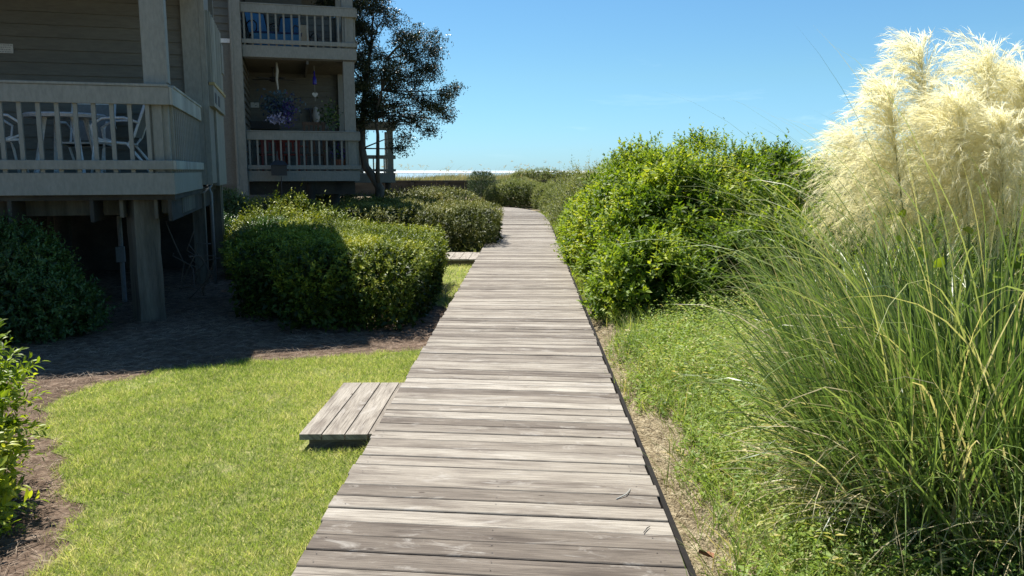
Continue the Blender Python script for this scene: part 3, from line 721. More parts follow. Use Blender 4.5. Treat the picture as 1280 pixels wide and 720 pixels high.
# farther open porch seen through behind the oak ------------------------------
PO = (-4.31, 26.0, -.2)
pr = tag(empty('open_porch', PO, BA), 'farther grey two level open porch behind the oak with sky showing through it', 'porch')
def Q(mb, name, mat, parent=None, bevel=0): return mb.build(name, mat, parent or pr, bevel, False, dz=DZ)
m = MB(); m.box(-2.4, 0, 0, .05, 1.15, 1.45); m.box(-.05, 0, .051, 1.2, 1.15, 1.45); m.box(-2.4, -.06, .06, 1.2, 1.35, 1.4); Q(m, 'floor', M['trim'])
for (s, r, nm) in ((-.14, .1, 'column'), (-1.12, .1, 'column'), (-.1, 1.1, 'column'), (-1.4, 1.1, 'column')):
    m = MB(); m.box(s-.09, s+.09, r-.09, r+.09, 1.451, 2.8); Q(m, nm, M['trim'])
for z0, z1 in ((1.5, 1.58), (1.9, 2.02)):
    m = MB(); m.box(-2.4, .02, -.03, .0, z0, z1); m.box(-.01, .02, .001, 1.2, z0, z1); Q(m, 'rail', M['trim'])
for k in range(11): m = MB(); m.box(-1.9+k*.17, -1.86+k*.17, .005, .035, 1.45, 1.9); Q(m, 'baluster', M['trim'])
m = MB(); m.box(-2.4, .04, -.04, .0, 2.8, 3.08); m.box(0, .04, .001, 1.2, 2.8, 3.08); m.box(-2.4, 0, .01, 1.2, 2.98, 3.03); Q(m, 'upper_floor', M['trim'])
m = MB(); m.box(-2.4, .02, -.03, .0, 3.5, 3.6); Q(m, 'rail', M['trim'])
for k in range(11): m = MB(); m.box(-1.9+k*.17, -1.86+k*.17, .005, .035, 3.08, 3.5); Q(m, 'baluster', M['trim'])
for s in (-.2, -1.5, -2.2): m = MB(); m.tube([(s, .4, -.1), (s, .4, 1.16)], .1, 10); Q(m, 'piling', M['under'])

# seawall, far
sw = tag(empty('seawall', (-2, 40.2, 0)), 'long low dark timber seawall below the dune grass', 'wall')
m = MB()
for k in range(46): m.box(-32+k*1.4, -32+k*1.4+1.385, .01*(k % 2), .12, -.3, .96)
m.build('planking', M['greywood'], sw)
m = MB(); m.box(-32, 32.4, -.06, .2, .961, 1.04); m.build('cap', M['greywood'], sw)
for k in range(12):
    m = MB(); m.box(-9+k*1.7, -8.82+k*1.7, -.14, -.012, -.3, .958); m.build('post', M['greywood'], sw)

# ------------------------------------------------------------------ vegetation
def in_ell(P, c, r): return (((P-np.array(c))/np.array(r))**2).sum(1)
def make_shrub(name, label, cat, mat, ells, n_shoot, leaf, k=8, shoot=(.1, .28), inner=.3, zmin=-.2, box=False, group=None, fine=False, bumpy=.12, up=.5, sprigs=0, seed=0, width=.42, stems=10, top_flat=None, spr_len=(.3, .55), clump=1.6, gap=0.0):
    """foliage of short leafy shoots over a volume made of lobes; branches inside"""
    ells = [(np.array(c, float), np.array(r, float)) for c, r in ells]
    ar = np.array([(r[0]*r[1]+r[0]*r[2]+r[1]*r[2]) for c, r in ells]); ar /= ar.sum()
    Ps = []; Ds = []; need = n_shoot
    ex = 7.0 if box else 2.0
    while need > 0:
        n = int(need*1.6)+200; wi = rng.choice(len(ells), n, p=ar)
        C = np.stack([e[0] for e in ells])[wi]; Rr = np.stack([e[1] for e in ells])[wi]
        d = rdir(n)
        if box: d = d/((np.abs(d)**ex).sum(1, keepdims=True)**(1/ex))
        dep = np.where(rng.random(n) < inner, rng.uniform(.5, .92, n), rng.uniform(.93, 1.0, n))
        p = C+d*Rr*(dep*(1+bumpy*fnoise(C+d*Rr, 1.7, seed)+bumpy*.5*fnoise(C+d*Rr, 4.5, seed+1)))[:, None]
        if box:
            tp = .66+.34*np.clip((p[:, 2:3]-zmin)/(.92*(C[:, 2:3]+Rr[:, 2:3]-zmin)), 0, 1); p[:, :2] = C[:, :2]+(p[:, :2]-C[:, :2])*tp
        ok = p[:, 2] > zmin+.02
        if gap: ok &= ~((fnoise(p, 2.1, seed+7)*.7+fnoise(p, 5.0, seed+8)*.5 > .62-gap) & (dep > .9) & (rng.random(n) < .9))
        for j, (c, r) in enumerate(ells):
            q = (np.abs((p-c)/r)**ex).sum(1)**(1/ex)
            ok &= ~((q < .72) & (wi != j))
        dn = nrm((np.sign(d)*np.abs(d)**(ex-1) if box else d)/Rr)
        p, dn = p[ok], dn[ok]; Ps.append(p[:need]); Ds.append(dn[:need]); need -= len(p[:need])
    Pn = np.concatenate(Ps); Dn = np.concatenate(Ds); n = len(Pn)
    sd = nrm(Dn*.8+np.array([0, 0, up])+rng.normal(size=(n, 3))*.45); sl = rng.uniform(*shoot, n)
    cl = .5+.28*fnoise(Pn, clump, seed+3)+.14*fnoise(Pn, clump*3.2, seed+4)
    if sprigs:
        top = np.nonzero(Dn[:, 2] > .42)[0]; sprigs = min(sprigs, len(top)); pick = rng.choice(top, sprigs, replace=False)
        sl[pick] = rng.uniform(*spr_len, sprigs); sd[pick] = nrm(sd[pick]*.4+np.array([0, 0, 1])+rng.normal(size=(sprigs, 3))*.18)
    L = LM()
    kk = k
    t = (np.arange(kk)[None, :]+rng.uniform(0, 1, (n, kk)))/kk
    b = Pn[:, None, :]+sd[:, None, :]*(sl[:, None]*t)[..., None]
    a = rdir(n*kk).reshape(n, kk, 3); a = nrm(a-(a*sd[:, None, :]).sum(-1, keepdims=True)*sd[:, None, :])
    ld = nrm(a*.85+sd[:, None, :]*(.35+.7*t)[..., None]); upv = nrm(sd[:, None, :]*.8+np.array([0, 0, .6])+rng.normal(size=(n, kk, 3))*.25)
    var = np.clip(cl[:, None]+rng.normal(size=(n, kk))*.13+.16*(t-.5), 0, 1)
    ll = leaf*rng.uniform(.6, 1.3, (n, kk))*(1.0-.3*t)*np.clip(1+.28*fnoise(Pn, 1.1, seed+5), .6, 1.5)[:, None]
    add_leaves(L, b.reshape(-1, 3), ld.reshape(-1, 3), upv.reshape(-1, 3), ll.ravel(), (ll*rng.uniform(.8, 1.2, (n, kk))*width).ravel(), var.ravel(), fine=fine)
    # larger leaves deeper in the mass, inner shade put in by darker colours
    ni = int(n*k*.22); wi = rng.choice(len(ells), ni, p=ar); C = np.stack([e[0] for e in ells])[wi]; Rr = np.stack([e[1] for e in ells])[wi]; d = rdir(ni)
    if box: d = d/((np.abs(d)**ex).sum(1, keepdims=True)**(1/ex))
    q = C+d*Rr*rng.uniform(.62, .93, (ni, 1)); q = q[q[:, 2] > zmin+.02]; ni = len(q); l2 = leaf*rng.uniform(1.3, 2.0, ni)
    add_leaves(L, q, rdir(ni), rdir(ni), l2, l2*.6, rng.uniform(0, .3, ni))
    # shoot stems
    hv = sd.copy(); sw_ = nrm(np.cross(hv, rdir(n)))*.0022
    V = np.stack([Pn-sd*.05-sw_, Pn-sd*.05+sw_, Pn+sd*sl[:, None]], 1); i = np.arange(n)[:, None]*3
    L.add(V, i+np.array([0, 1, 2]), None, np.repeat(np.clip(cl+.1, 0, 1), 3))
    cz = np.mean([e[0] for e in ells], 0)
    root = tag(empty(name, (float(cz[0]), float(cz[1]), zmin)), label, cat, group)
    off = np.array([cz[0], cz[1], zmin])
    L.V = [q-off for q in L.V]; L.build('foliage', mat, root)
    mb = MB(); rr = random.Random(seed)
    for c, r in ells:
        for _ in range(max(2, stems//len(ells))):
            x, y = c[0]+rr.uniform(-.4, .4)*r[0], c[1]+rr.uniform(-.4, .4)*r[1]
            tx, ty, tz = c[0]+rr.uniform(-.75, .75)*r[0], c[1]+rr.uniform(-.75, .75)*r[1], c[2]+rr.uniform(.25, .7)*r[2]
            q0 = (x-off[0], y-off[1], -.05); q2 = (tx-off[0], ty-off[1], tz-off[2]); q1 = ((q0[0]*.6+q2[0]*.4)+rr.uniform(-.06, .06), (q0[1]*.6+q2[1]*.4)+rr.uniform(-.06, .06), q2[2]*.5)
            mb.tube([q0, q1, q2], [.022, .015, .006], 5)
    mb.build('branches', M['twig'], root)
    return root

# hedges on the left
make_shrub('clipped_hedge', 'nearer clipped hedge, bright on top and half in the building shadow', 'hedge', M['hedge'],
    [((-2.0, 9.35, .16), (.85, 1.05, .54)), ((-2.8, 10.0, .17), (.8, 1.05, .55)), ((-2.05, 11.2, .16), (.75, 1.3, .52)), ((-3.1, 11.6, .18), (.8, 1.2, .55)), ((-1.42, 10.6, .25), (.26, .5, .36))],
    15000, .048, 9, (.04, .11), .33, box=True, seed=1, bumpy=.05, group='clipped hedges left of the boardwalk', stems=24)
make_shrub('clipped_hedge', 'farther clipped olive hedge leaning over the boardwalk edge beyond the pale step', 'hedge', M['hedge_far'],
    [((-1.5, 18.0, .12), (.92, 1.9, .6)), ((-3.3, 18.0, .14), (1.1, 1.6, .6)), ((-1.75, 21.0, .12), (.78, 1.4, .55)), ((-3.9, 21.5, .14), (1.4, 2.0, .6))],
    14000, .055, 7, (.04, .11), .3, box=True, seed=2, bumpy=.045, group='clipped hedges left of the boardwalk', stems=24)
make_shrub('low_hedge', 'sunlit low hedge row stretching back below the porch and oak', 'hedge', M['hedge_far'],
    [((-3.6, 25.0, .2), (1.9, 1.2, .7)), ((-6.0, 24.0, .2), (1.6, 1.0, .75)), ((-3.2, 28.5, .2), (1.6, 1.6, .7))],
    5200, .075, 6, (.08, .2), .25, seed=3, bumpy=.08, stems=12)
make_shrub('foundation_bush', 'sunlit leafy bush in front of the posts under the far balcony', 'bush', M['hedge'],
    [((-4.7, 14.6, .15), (.85, .55, .62)), ((-3.8, 15.0, .1), (.8, .55, .55)), ((-5.0, 16.6, .25), (.9, .5, .75))], 3600, .065, 7, (.08, .22), .25, seed=4, bumpy=.12, stems=8, sprigs=30)
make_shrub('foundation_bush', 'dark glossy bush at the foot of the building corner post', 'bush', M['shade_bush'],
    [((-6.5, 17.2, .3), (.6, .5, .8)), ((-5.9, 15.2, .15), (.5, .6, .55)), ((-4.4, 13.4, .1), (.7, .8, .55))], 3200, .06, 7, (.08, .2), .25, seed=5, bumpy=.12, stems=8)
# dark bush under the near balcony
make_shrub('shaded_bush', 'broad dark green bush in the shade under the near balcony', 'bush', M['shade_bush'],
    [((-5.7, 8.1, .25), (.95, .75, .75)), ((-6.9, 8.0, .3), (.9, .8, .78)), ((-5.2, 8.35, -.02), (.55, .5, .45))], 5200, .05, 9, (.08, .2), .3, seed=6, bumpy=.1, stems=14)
# bright shrub at the left edge
make_shrub('bright_shrub', 'bright yellow green shrub with long glossy leaves at the left edge of the lawn', 'shrub', M['bright'],
    [((-3.2, 3.85, .25), (.5, .5, .57)), ((-3.08, 3.55, -.02), (.52, .45, .35)), ((-3.6, 4.1, .2), (.5, .5, .6))], 1700, .072, 10, (.09, .24), .35, seed=7, fine=True, width=.34, bumpy=.12, stems=14, sprigs=26, spr_len=(.18, .3))
# big right-hand shrub mass
make_shrub('large_shrub', 'tall glossy green shrub mass with upright sprigs to the right of the boardwalk', 'shrub', M['bigbush'],
    [((2.15, 10.5, .35), (1.2, 1.5, 1.36)), ((1.6, 11.7, .4), (.78, 1.3, 1.4)), ((3.3, 10.8, .38), (1.2, 1.4, 1.38)), ((4.3, 10.6, .38), (1.2, 1.3, 1.3)), ((1.25, 14.0, .2), (.6, 1.6, .95)), ((1.38, 9.25, .0), (.66, .85, .78)), ((2.5, 9.1, .1), (.9, .8, .85)), ((1.9, 13.2, .45), (.9, 1.4, 1.35)), ((3.7, 9.4, .2), (.9, .85, .95)), ((1.15, 15.8, .1), (.5, 1.2, .75))],
    24000, .074, 8, (.08, .26), .3, zmin=-.12, seed=8, bumpy=.16, stems=50, sprigs=170, spr_len=(.2, .42), up=.6, clump=1.9, gap=.36, width=.5)
make_shrub('wax_myrtle', 'grey green loose shrub along the path behind the tall glossy shrub', 'shrub', M['myrtle'],
    [((1.45, 20.5, .4), (.75, 2.2, 1.0)), ((2.3, 22.5, .5), (1.0, 2.4, 1.1)), ((1.3, 25.5, .3), (.75, 1.7, .8)), ((3.8, 20, .5), (1.6, 2.4, 1.1))],
    7500, .06, 8, (.1, .3), .25, zmin=-.15, seed=9, bumpy=.18, gap=.15, stems=20, sprigs=160, spr_len=(.3, .7), up=.9, width=.3)
make_shrub('low_bush', 'dense low olive bush where the boardwalk bends out of sight', 'bush', M['myrtle'],
    [((-.5, 36.6, .25), (1.5, .6, .75)), ((1.15, 34.6, .25), (1.0, 1.0, .75)), ((1.05, 31.8, .15), (.6, .9, .6)), ((-.5, 37.8, .35), (1.6, .9, .75))],
    5200, .075, 7, (.08, .2), .25, zmin=-.1, seed=10, bumpy=.08, stems=10, width=.36)
make_shrub('dune_bush', 'rounded green bush on the dune just above the seawall', 'bush', M['myrtle'], [((.6, 43.5, 1.0), (1.5, .9, .55)), ((-.3, 43.8, 1.0), (.7, .7, .5)), ((2.6, 43.6, .9), (1.2, .9, .5))], 1800, .1, 6, (.1, .25), .2, zmin=.6, seed=11, stems=6)

# small round pine by the seawall
pt = tag(empty('small_pine', (-2.12, 36.2, -.1)), 'small rounded pine standing alone in front of the seawall', 'tree')
L = LM(); n = 2600
th = rng.uniform(0, 6.283, n); hz = rng.uniform(.25, 1.55, n); tier = np.abs(np.sin(hz*3.6))*.12
rad = np.sqrt(rng.random(n))*(.18+.55*np.sin(np.clip((hz-.05)/1.65, 0, 1)*math.pi)**.8-.1+tier)
pb = np.stack([rad*np.cos(th), rad*np.sin(th), hz], 1)
for q in range(3):
    add_ribbons(L, pb, np.stack([np.cos(th+rng.normal(size=n)*.6), np.sin(th+rng.normal(size=n)*.6)], 1), rng.uniform(.1, 1.3, n), rng.uniform(-.2, .9, n), rng.uniform(.09, .17, n), np.full(n, .012), np.clip(.5+.3*fnoise(pb, 3)+rng.normal(size=n)*.15, 0, 1), 2)
L.build('crown', M['pine'], pt); m = MB(); m.tube([(0, 0, -.1), (.02, 0, .6), (0, .02, 1.4)], [.05, .04, .012], 8); m.build('trunk', M['bark'], pt)

# live oak beyond the far balcony
ok_ = tag(empty('live_oak', (-4.55, 24.5, -.2)), 'dark small leaved live oak with a crooked leaning trunk beside the far balcony', 'tree')
def oak():
    mb = MB(); rr = random.Random(3)
    T = lambda x, z, y=0.0: (x+4.55-4.55+0, y, z+.2)
    t1 = [(-.02, 0, 0), (.0, 0, 1.2), (-.2, .02, 1.55), (-.42, .05, 1.85), (-.52, .1, 2.4), (-.5, .15, 3.2), (-.4, .2, 4.3), (-.2, .2, 5.4), (-.1, .3, 6.6)]
    mb.tube(t1, [.17, .14, .125, .115, .1, .085, .065, .045, .015], 10)
    t2 = [(-.05, -.05, 1.35), (-.02, -.1, 2.0), (.0, -.1, 2.8), (-.06, -.12, 3.4), (.15, -.1, 4.1), (.3, -.1, 5.0)]
    mb.tube(t2, [.075, .06, .05, .042, .03, .012], 8)
    px_cl = [(450, 18, 26, 20), (478, 12, 24, 16), (492, 32, 14, 12), (462, -20, 30, 20), (452, 70, 26, 24), (476, 82, 22, 20), (450, 112, 20, 18), (456, 138, 16, 14), (445, 45, 20, 16),
             (508, 62, 14, 16), (524, 52, 17, 13), (542, 70, 13, 14), (540, 92, 13, 12), (522, 84, 16, 16), (500, 92, 18, 15), (515, 110, 16, 12), (486, 108, 14, 12),
             (498, 132, 18, 14), (528, 132, 18, 13), (548, 140, 15, 11), (560, 122, 12, 9), (571, 117, 6, 5), (488, 152, 17, 12), (518, 155, 15, 11), (538, 164, 9, 7), (503, 186, 9, 9), (506, 172, 7, 6), (470, 140, 12, 12), (560, 150, 7, 5), (430, 90, 26, 26), (425, 20, 26, 26), (463, 104, 15, 15), (460, 40, 18, 18), (466, 130, 12, 12), (452, 158, 10, 12), (478, 128, 10, 10)]
    cl = [((px-661)*.0245+4.55, rr.uniform(-.35, .35), 1.55+(213-py)*.0247, a_*.0245, b_*.0247) for px, py, a_, b_ in px_cl]
    L = LM()
    for i, (x, y, z, ra, rb) in enumerate(cl):
        c = (x, y, z+.2); st_ = min(t1[4:]+t2[3:], key=lambda q: (q[0]-x)**2+(q[2]+.5-c[2])**2)
        mid = (st_[0]*.5+c[0]*.5+rr.uniform(-.1, .1), (st_[1]+c[1])/2, st_[2]*.4+c[2]*.6+rr.uniform(-.1, .12))
        mb.tube([st_, mid, c], [.028, .018, .006], 6)
        for _ in range(9):
            d = Vector((rr.gauss(0, 1)*ra*.55, rr.gauss(0, 1)*ra*.5, rr.gauss(0, 1)*rb*.5)); mb.tube([c, tuple(Vector(c)+d*.5+Vector((0, 0, .03))), tuple(Vector(c)+d)], [.009, .006, .003], 4)
        n = int(600*(ra*rb/.2)**.8)
        sub = rng.normal(size=(14, 3))*np.array([ra, ra*1.1, rb])*.5+np.array(c)
        p = sub[rng.integers(0, 14, n)]+rng.normal(size=(n, 3))*np.array([.13, .13, .085])
        k = 4; pp = np.repeat(p, k, 0)+rng.normal(size=(n*k, 3))*.035
        dr = rdir(n*k)*.9+np.array([0, 0, -.1]); ln = rng.uniform(.045, .085, n*k)
        add_leaves(L, pp, dr, rdir(n*k)+np.array([0, 0, .8]), ln, ln*.45, np.clip(np.repeat(.45+.25*fnoise(p, 1.5), k)+rng.normal(size=n*k)*.2, 0, 1))
    mb.build('trunk', M['bark'], ok_, 0, True); L.build('crown', M['oak'], ok_)
oak()

# lawn blades (uncountable)
def in_poly(x, y, poly):
    ins = np.zeros(len(x), bool); n = len(poly)
    for i in range(n):
        x0, y0 = poly[i]; x1, y1 = poly[(i+1) % n]
        c = ((y0 > y) != (y1 > y)) & (x < (x1-x0)*(y-y0)/((y1-y0) if y1 != y0 else 1e-9)+x0); ins ^= c
    return ins
def scatter(poly, n, y0, y1, x0, x1, jit=.05):
    x = rng.uniform(x0, x1, n); y = y0+(y1-y0)*rng.random(n)**1.35
    ok = in_poly(x+rng.normal(size=n)*jit, y+rng.normal(size=n)*jit, poly); return x[ok], y[ok]
L = LM()
for (poly, n, y0, y1, x0, x1, hgt, wdt, zz) in ((lawn_poly, 280000, 2.3, 7.75, -3.8, -.9, .036, .0029, -.192), (strip_poly, 26000, 9.0, 32, -2.3, -.93, .06, .007, -.188)):
    x, y = scatter(poly, n, y0, y1, x0, x1, .035)
    q3 = np.stack([x, y, x*0], 1); thin = fnoise(q3, 2.3, 34)*.6+fnoise(q3, 9, 35)*.5; okb = rng.random(len(x)) > np.clip((thin-.5)*1.6, 0, .6); x, y = x[okb], y[okb]
    ok = ~((x > -1.44) & (y > 4.78) & (y < 6.05)) & ~((x > -1.97) & (y > 14.48) & (y < 15.8)); x, y = x[ok], y[ok]; n = len(x)
    pp = np.stack([x, y, np.full(n, zz)], 1); a = rng.uniform(0, 6.283, n)
    patch = fnoise(pp, 1.1, 31); pat2 = fnoise(pp, 5, 32)
    edge = 1+.9*np.clip(1-np.abs(x+.95)/.12, 0, 1)
    pat3 = fnoise(pp, 17, 33); var = np.clip(.47+.15*patch+.15*pat2+.12*pat3+rng.normal(size=n)*.2, 0, 1); dead = rng.random(n) < .1+.22*np.clip(pat2*.6+pat3*.6+patch*.3, 0, 1); var[dead] = rng.uniform(.85, 1, dead.sum())
    add_ribbons(L, pp, np.stack([np.cos(a), np.sin(a)], 1), rng.uniform(.5, 1.45, n), rng.uniform(-.3, 1.0, n), hgt*rng.uniform(.5, 1.5, n)*(1+.3*pat2+.3*pat3)*edge, wdt*rng.uniform(.7, 1.4, n), var, 2)
tag(L.build('lawn_grass', M['lawn']), 'short sunlit lawn grass with straw coloured patches left of the boardwalk', 'grass', kind='stuff')

# pine straw on the beds
L = LM(); n = 60000
x = rng.uniform(-6.5, -.95, n); y = rng.uniform(2.4, 12, n); okm = (~in_poly(x, y, lawn_poly) | (rng.random(n) < .006)) & ((x > -3.9) | (y > 5)); x, y = x[okm], y[okm]; n = len(x)
a = rng.uniform(0, 6.283, n); pp = np.stack([x, y, -.19+rng.random(n)*.02], 1)
add_ribbons(L, pp, np.stack([np.cos(a), np.sin(a)], 1), rng.uniform(-.1, .35, n), rng.uniform(-.4, .1, n), rng.uniform(.05, .17, n), rng.uniform(.002, .0045, n), np.clip(.5+.2*fnoise(pp, 2)+rng.normal(size=n)*.22, 0, 1), 2)
tag(L.build('pine_straw', M['straw']), 'brown pine straw and leaf litter on the beds around the hedges', 'mulch', kind='stuff')

# litter on the sandy strip right of the boardwalk
L = LM(); n = 24000
y = 2.3+10*rng.random(n)**1.5; x = .64+np.abs(rng.normal(size=n))*.33; a = rng.uniform(0, 6.283, n)
pp = np.stack([x, y, gheight(x, y)+.004+rng.random(n)*.012], 1)
add_ribbons(L, pp, np.stack([np.cos(a), np.sin(a)], 1), rng.uniform(-.15, .5, n), rng.uniform(-.5, .1, n), rng.uniform(.015, .1, n), rng.uniform(.0015, .005, n), np.clip(rng.normal(.5, .3, n), 0, 1), 2)
tag(L.build('straw_litter', M['sandbits']), 'dry straw and plant bits scattered over the sandy strip', 'litter', kind='stuff')

# weeds and ground cover right of the boardwalk
def weeds():
    L = LM(); n = 11000
    y = 2.5+7.6*rng.random(n)**1.2; edge = .8+.08*np.sin(y*1.7)+.07*np.sin(y*4.1)+.035*np.clip(5-y, 0, 3)
    x = edge+np.abs(rng.normal(size=n))*1.35; okx = x < 4.6; x, y = x[okx], y[okx]; e = edge[okx]; n = len(x)
    out = ((x-2.12)**2+(y-3.5)**2 > .55) | (rng.random(n) < .15); x, y, e = x[out], y[out], e[out]; n = len(x)
    # weeds thin out at the sand edge
    keep = rng.random(n) < np.clip((x-e)*3+.15, 0, 1); x, y, e = x[keep], y[keep], e[keep]; n = len(x)
    pp = np.stack([x, y, gheight(x, y)], 1); dens = fnoise(pp, 1.3, 40)
    h = (.07+.34*np.clip((x-e)/.8, 0, 1))*rng.uniform(.5, 1.15, n)*(1+.3*dens)
    k = 11; t = (np.arange(k)[None]+rng.random((n, k)))/k
    lean = rng.normal(size=(n, 2))*.35; lean[:, 0] -= .1
    b = np.stack([x[:, None]+lean[:, :1]*h[:, None]*t, y[:, None]+lean[:, 1:]*h[:, None]*t, pp[:, 2:3]+h[:, None]*t], -1)
    a = rng.uniform(0, 6.283, (n, k)); d = np.stack([np.cos(a), np.sin(a), rng.uniform(.0, .7, (n, k))], -1)
    ln = rng.uniform(.012, .04, (n, k))*(1.15-.3*t)*np.exp(rng.normal(0, .25, (n, 1))); var = np.clip(.5+.2*dens[:, None]+.2*fnoise(pp, 4, 41)[:, None]+rng.normal(size=(n, k))*.15, 0, .93)
    var[rng.random(n) < .06] = .97
    add_leaves(L, b.reshape(-1, 3), d.reshape(-1, 3), np.tile([0, 0, 1.0], (n*k, 1))+rng.normal(size=(n*k, 3))*.3, ln.ravel(), (ln*rng.uniform(.3, .6, (n, k))).ravel(), var.ravel())
    n2 = 26000; y = 2.4+11*rng.random(n2)**1.2; edge = .74+.08*np.sin(y*1.7)+.06*np.sin(y*4.1)
    x = edge+np.abs(rng.normal(size=n2))*.9; pp = np.stack([x, y, gheight(x, y)], 1); a = rng.uniform(0, 6.283, n2)
    keep = rng.random(n2) < np.clip((x-edge)*2.5+.12+.3*(y > 9), 0, 1); pp = pp[keep]; a = a[keep]; n2 = len(pp)
    add_ribbons(L, pp, np.stack([np.cos(a), np.sin(a)], 1), rng.uniform(.7, 1.5, n2), rng.uniform(-.4, 1.0, n2), rng.uniform(.05, .36, n2), rng.uniform(.002, .006, n2), np.clip(rng.normal(.6, .25, n2), 0, 1), 4, wander=.3)
    n3 = 22000; y = 11+21*rng.random(n3); x = .64+np.abs(rng.normal(size=n3))*.5-.012*np.clip(y-23, 0, 10)**2*.6; keep = x > .66-.008*np.clip(y-23, 0, 10)**1.75; x, y = x[keep], y[keep]; n3 = len(x); a = rng.uniform(0, 6.283, n3)
    pp = np.stack([x, y, gheight(x, y)], 1)
    add_ribbons(L, pp, np.stack([np.cos(a), np.sin(a)], 1), rng.uniform(.6, 1.5, n3), rng.uniform(-.2, 1.0, n3), rng.uniform(.06, .2, n3), rng.uniform(.006, .013, n3), np.clip(rng.normal(.65, .18, n3), 0, 1), 2)
    return tag(L.build('ground_cover', M['weed']), 'low sunlit weeds and grass creeping toward the right edge of the boardwalk', 'weeds', kind='stuff')
weeds()

# dune grass beyond the seawall
L = LM(); n = 30000
y = rng.uniform(40.8, 58, n); x = rng.uniform(-16, 9, n); pp = np.stack([x, y, gheight(x, y)-.02], 1); a = rng.normal(.3, 1.0, n)
tall = rng.random(n) < .02; ln = rng.uniform(.2, .52, n)*(1+.35*fnoise(pp, .5, 50)); ln[tall] *= 2.4
add_ribbons(L, pp, np.stack([np.cos(a), np.sin(a)], 1), rng.uniform(.9, 1.5, n), rng.uniform(.0, 1.2, n), ln, np.where(tall, .014, .022), np.clip(.5+.25*fnoise(pp, .6, 51)+rng.normal(size=n)*.2, 0, 1), 3)
sp = pp[tall][::3].copy(); hts = ln[tall][::3]; sp[:, 2] += hts*.82
for q in range(7):
    aa = rng.uniform(0, 6.28, len(sp)); add_ribbons(L, sp+rng.normal(size=sp.shape)*.03, np.stack([np.cos(aa), np.sin(aa)], 1), rng.uniform(-.3, 1, len(sp)), rng.uniform(-1.2, 0, len(sp)), np.full(len(sp), .12), np.full(len(sp), .03), np.full(len(sp), .9), 2)
tag(L.build('dune_grass', M['dune']), 'tawny dune grass and sea oats above the seawall', 'grass', kind='stuff')

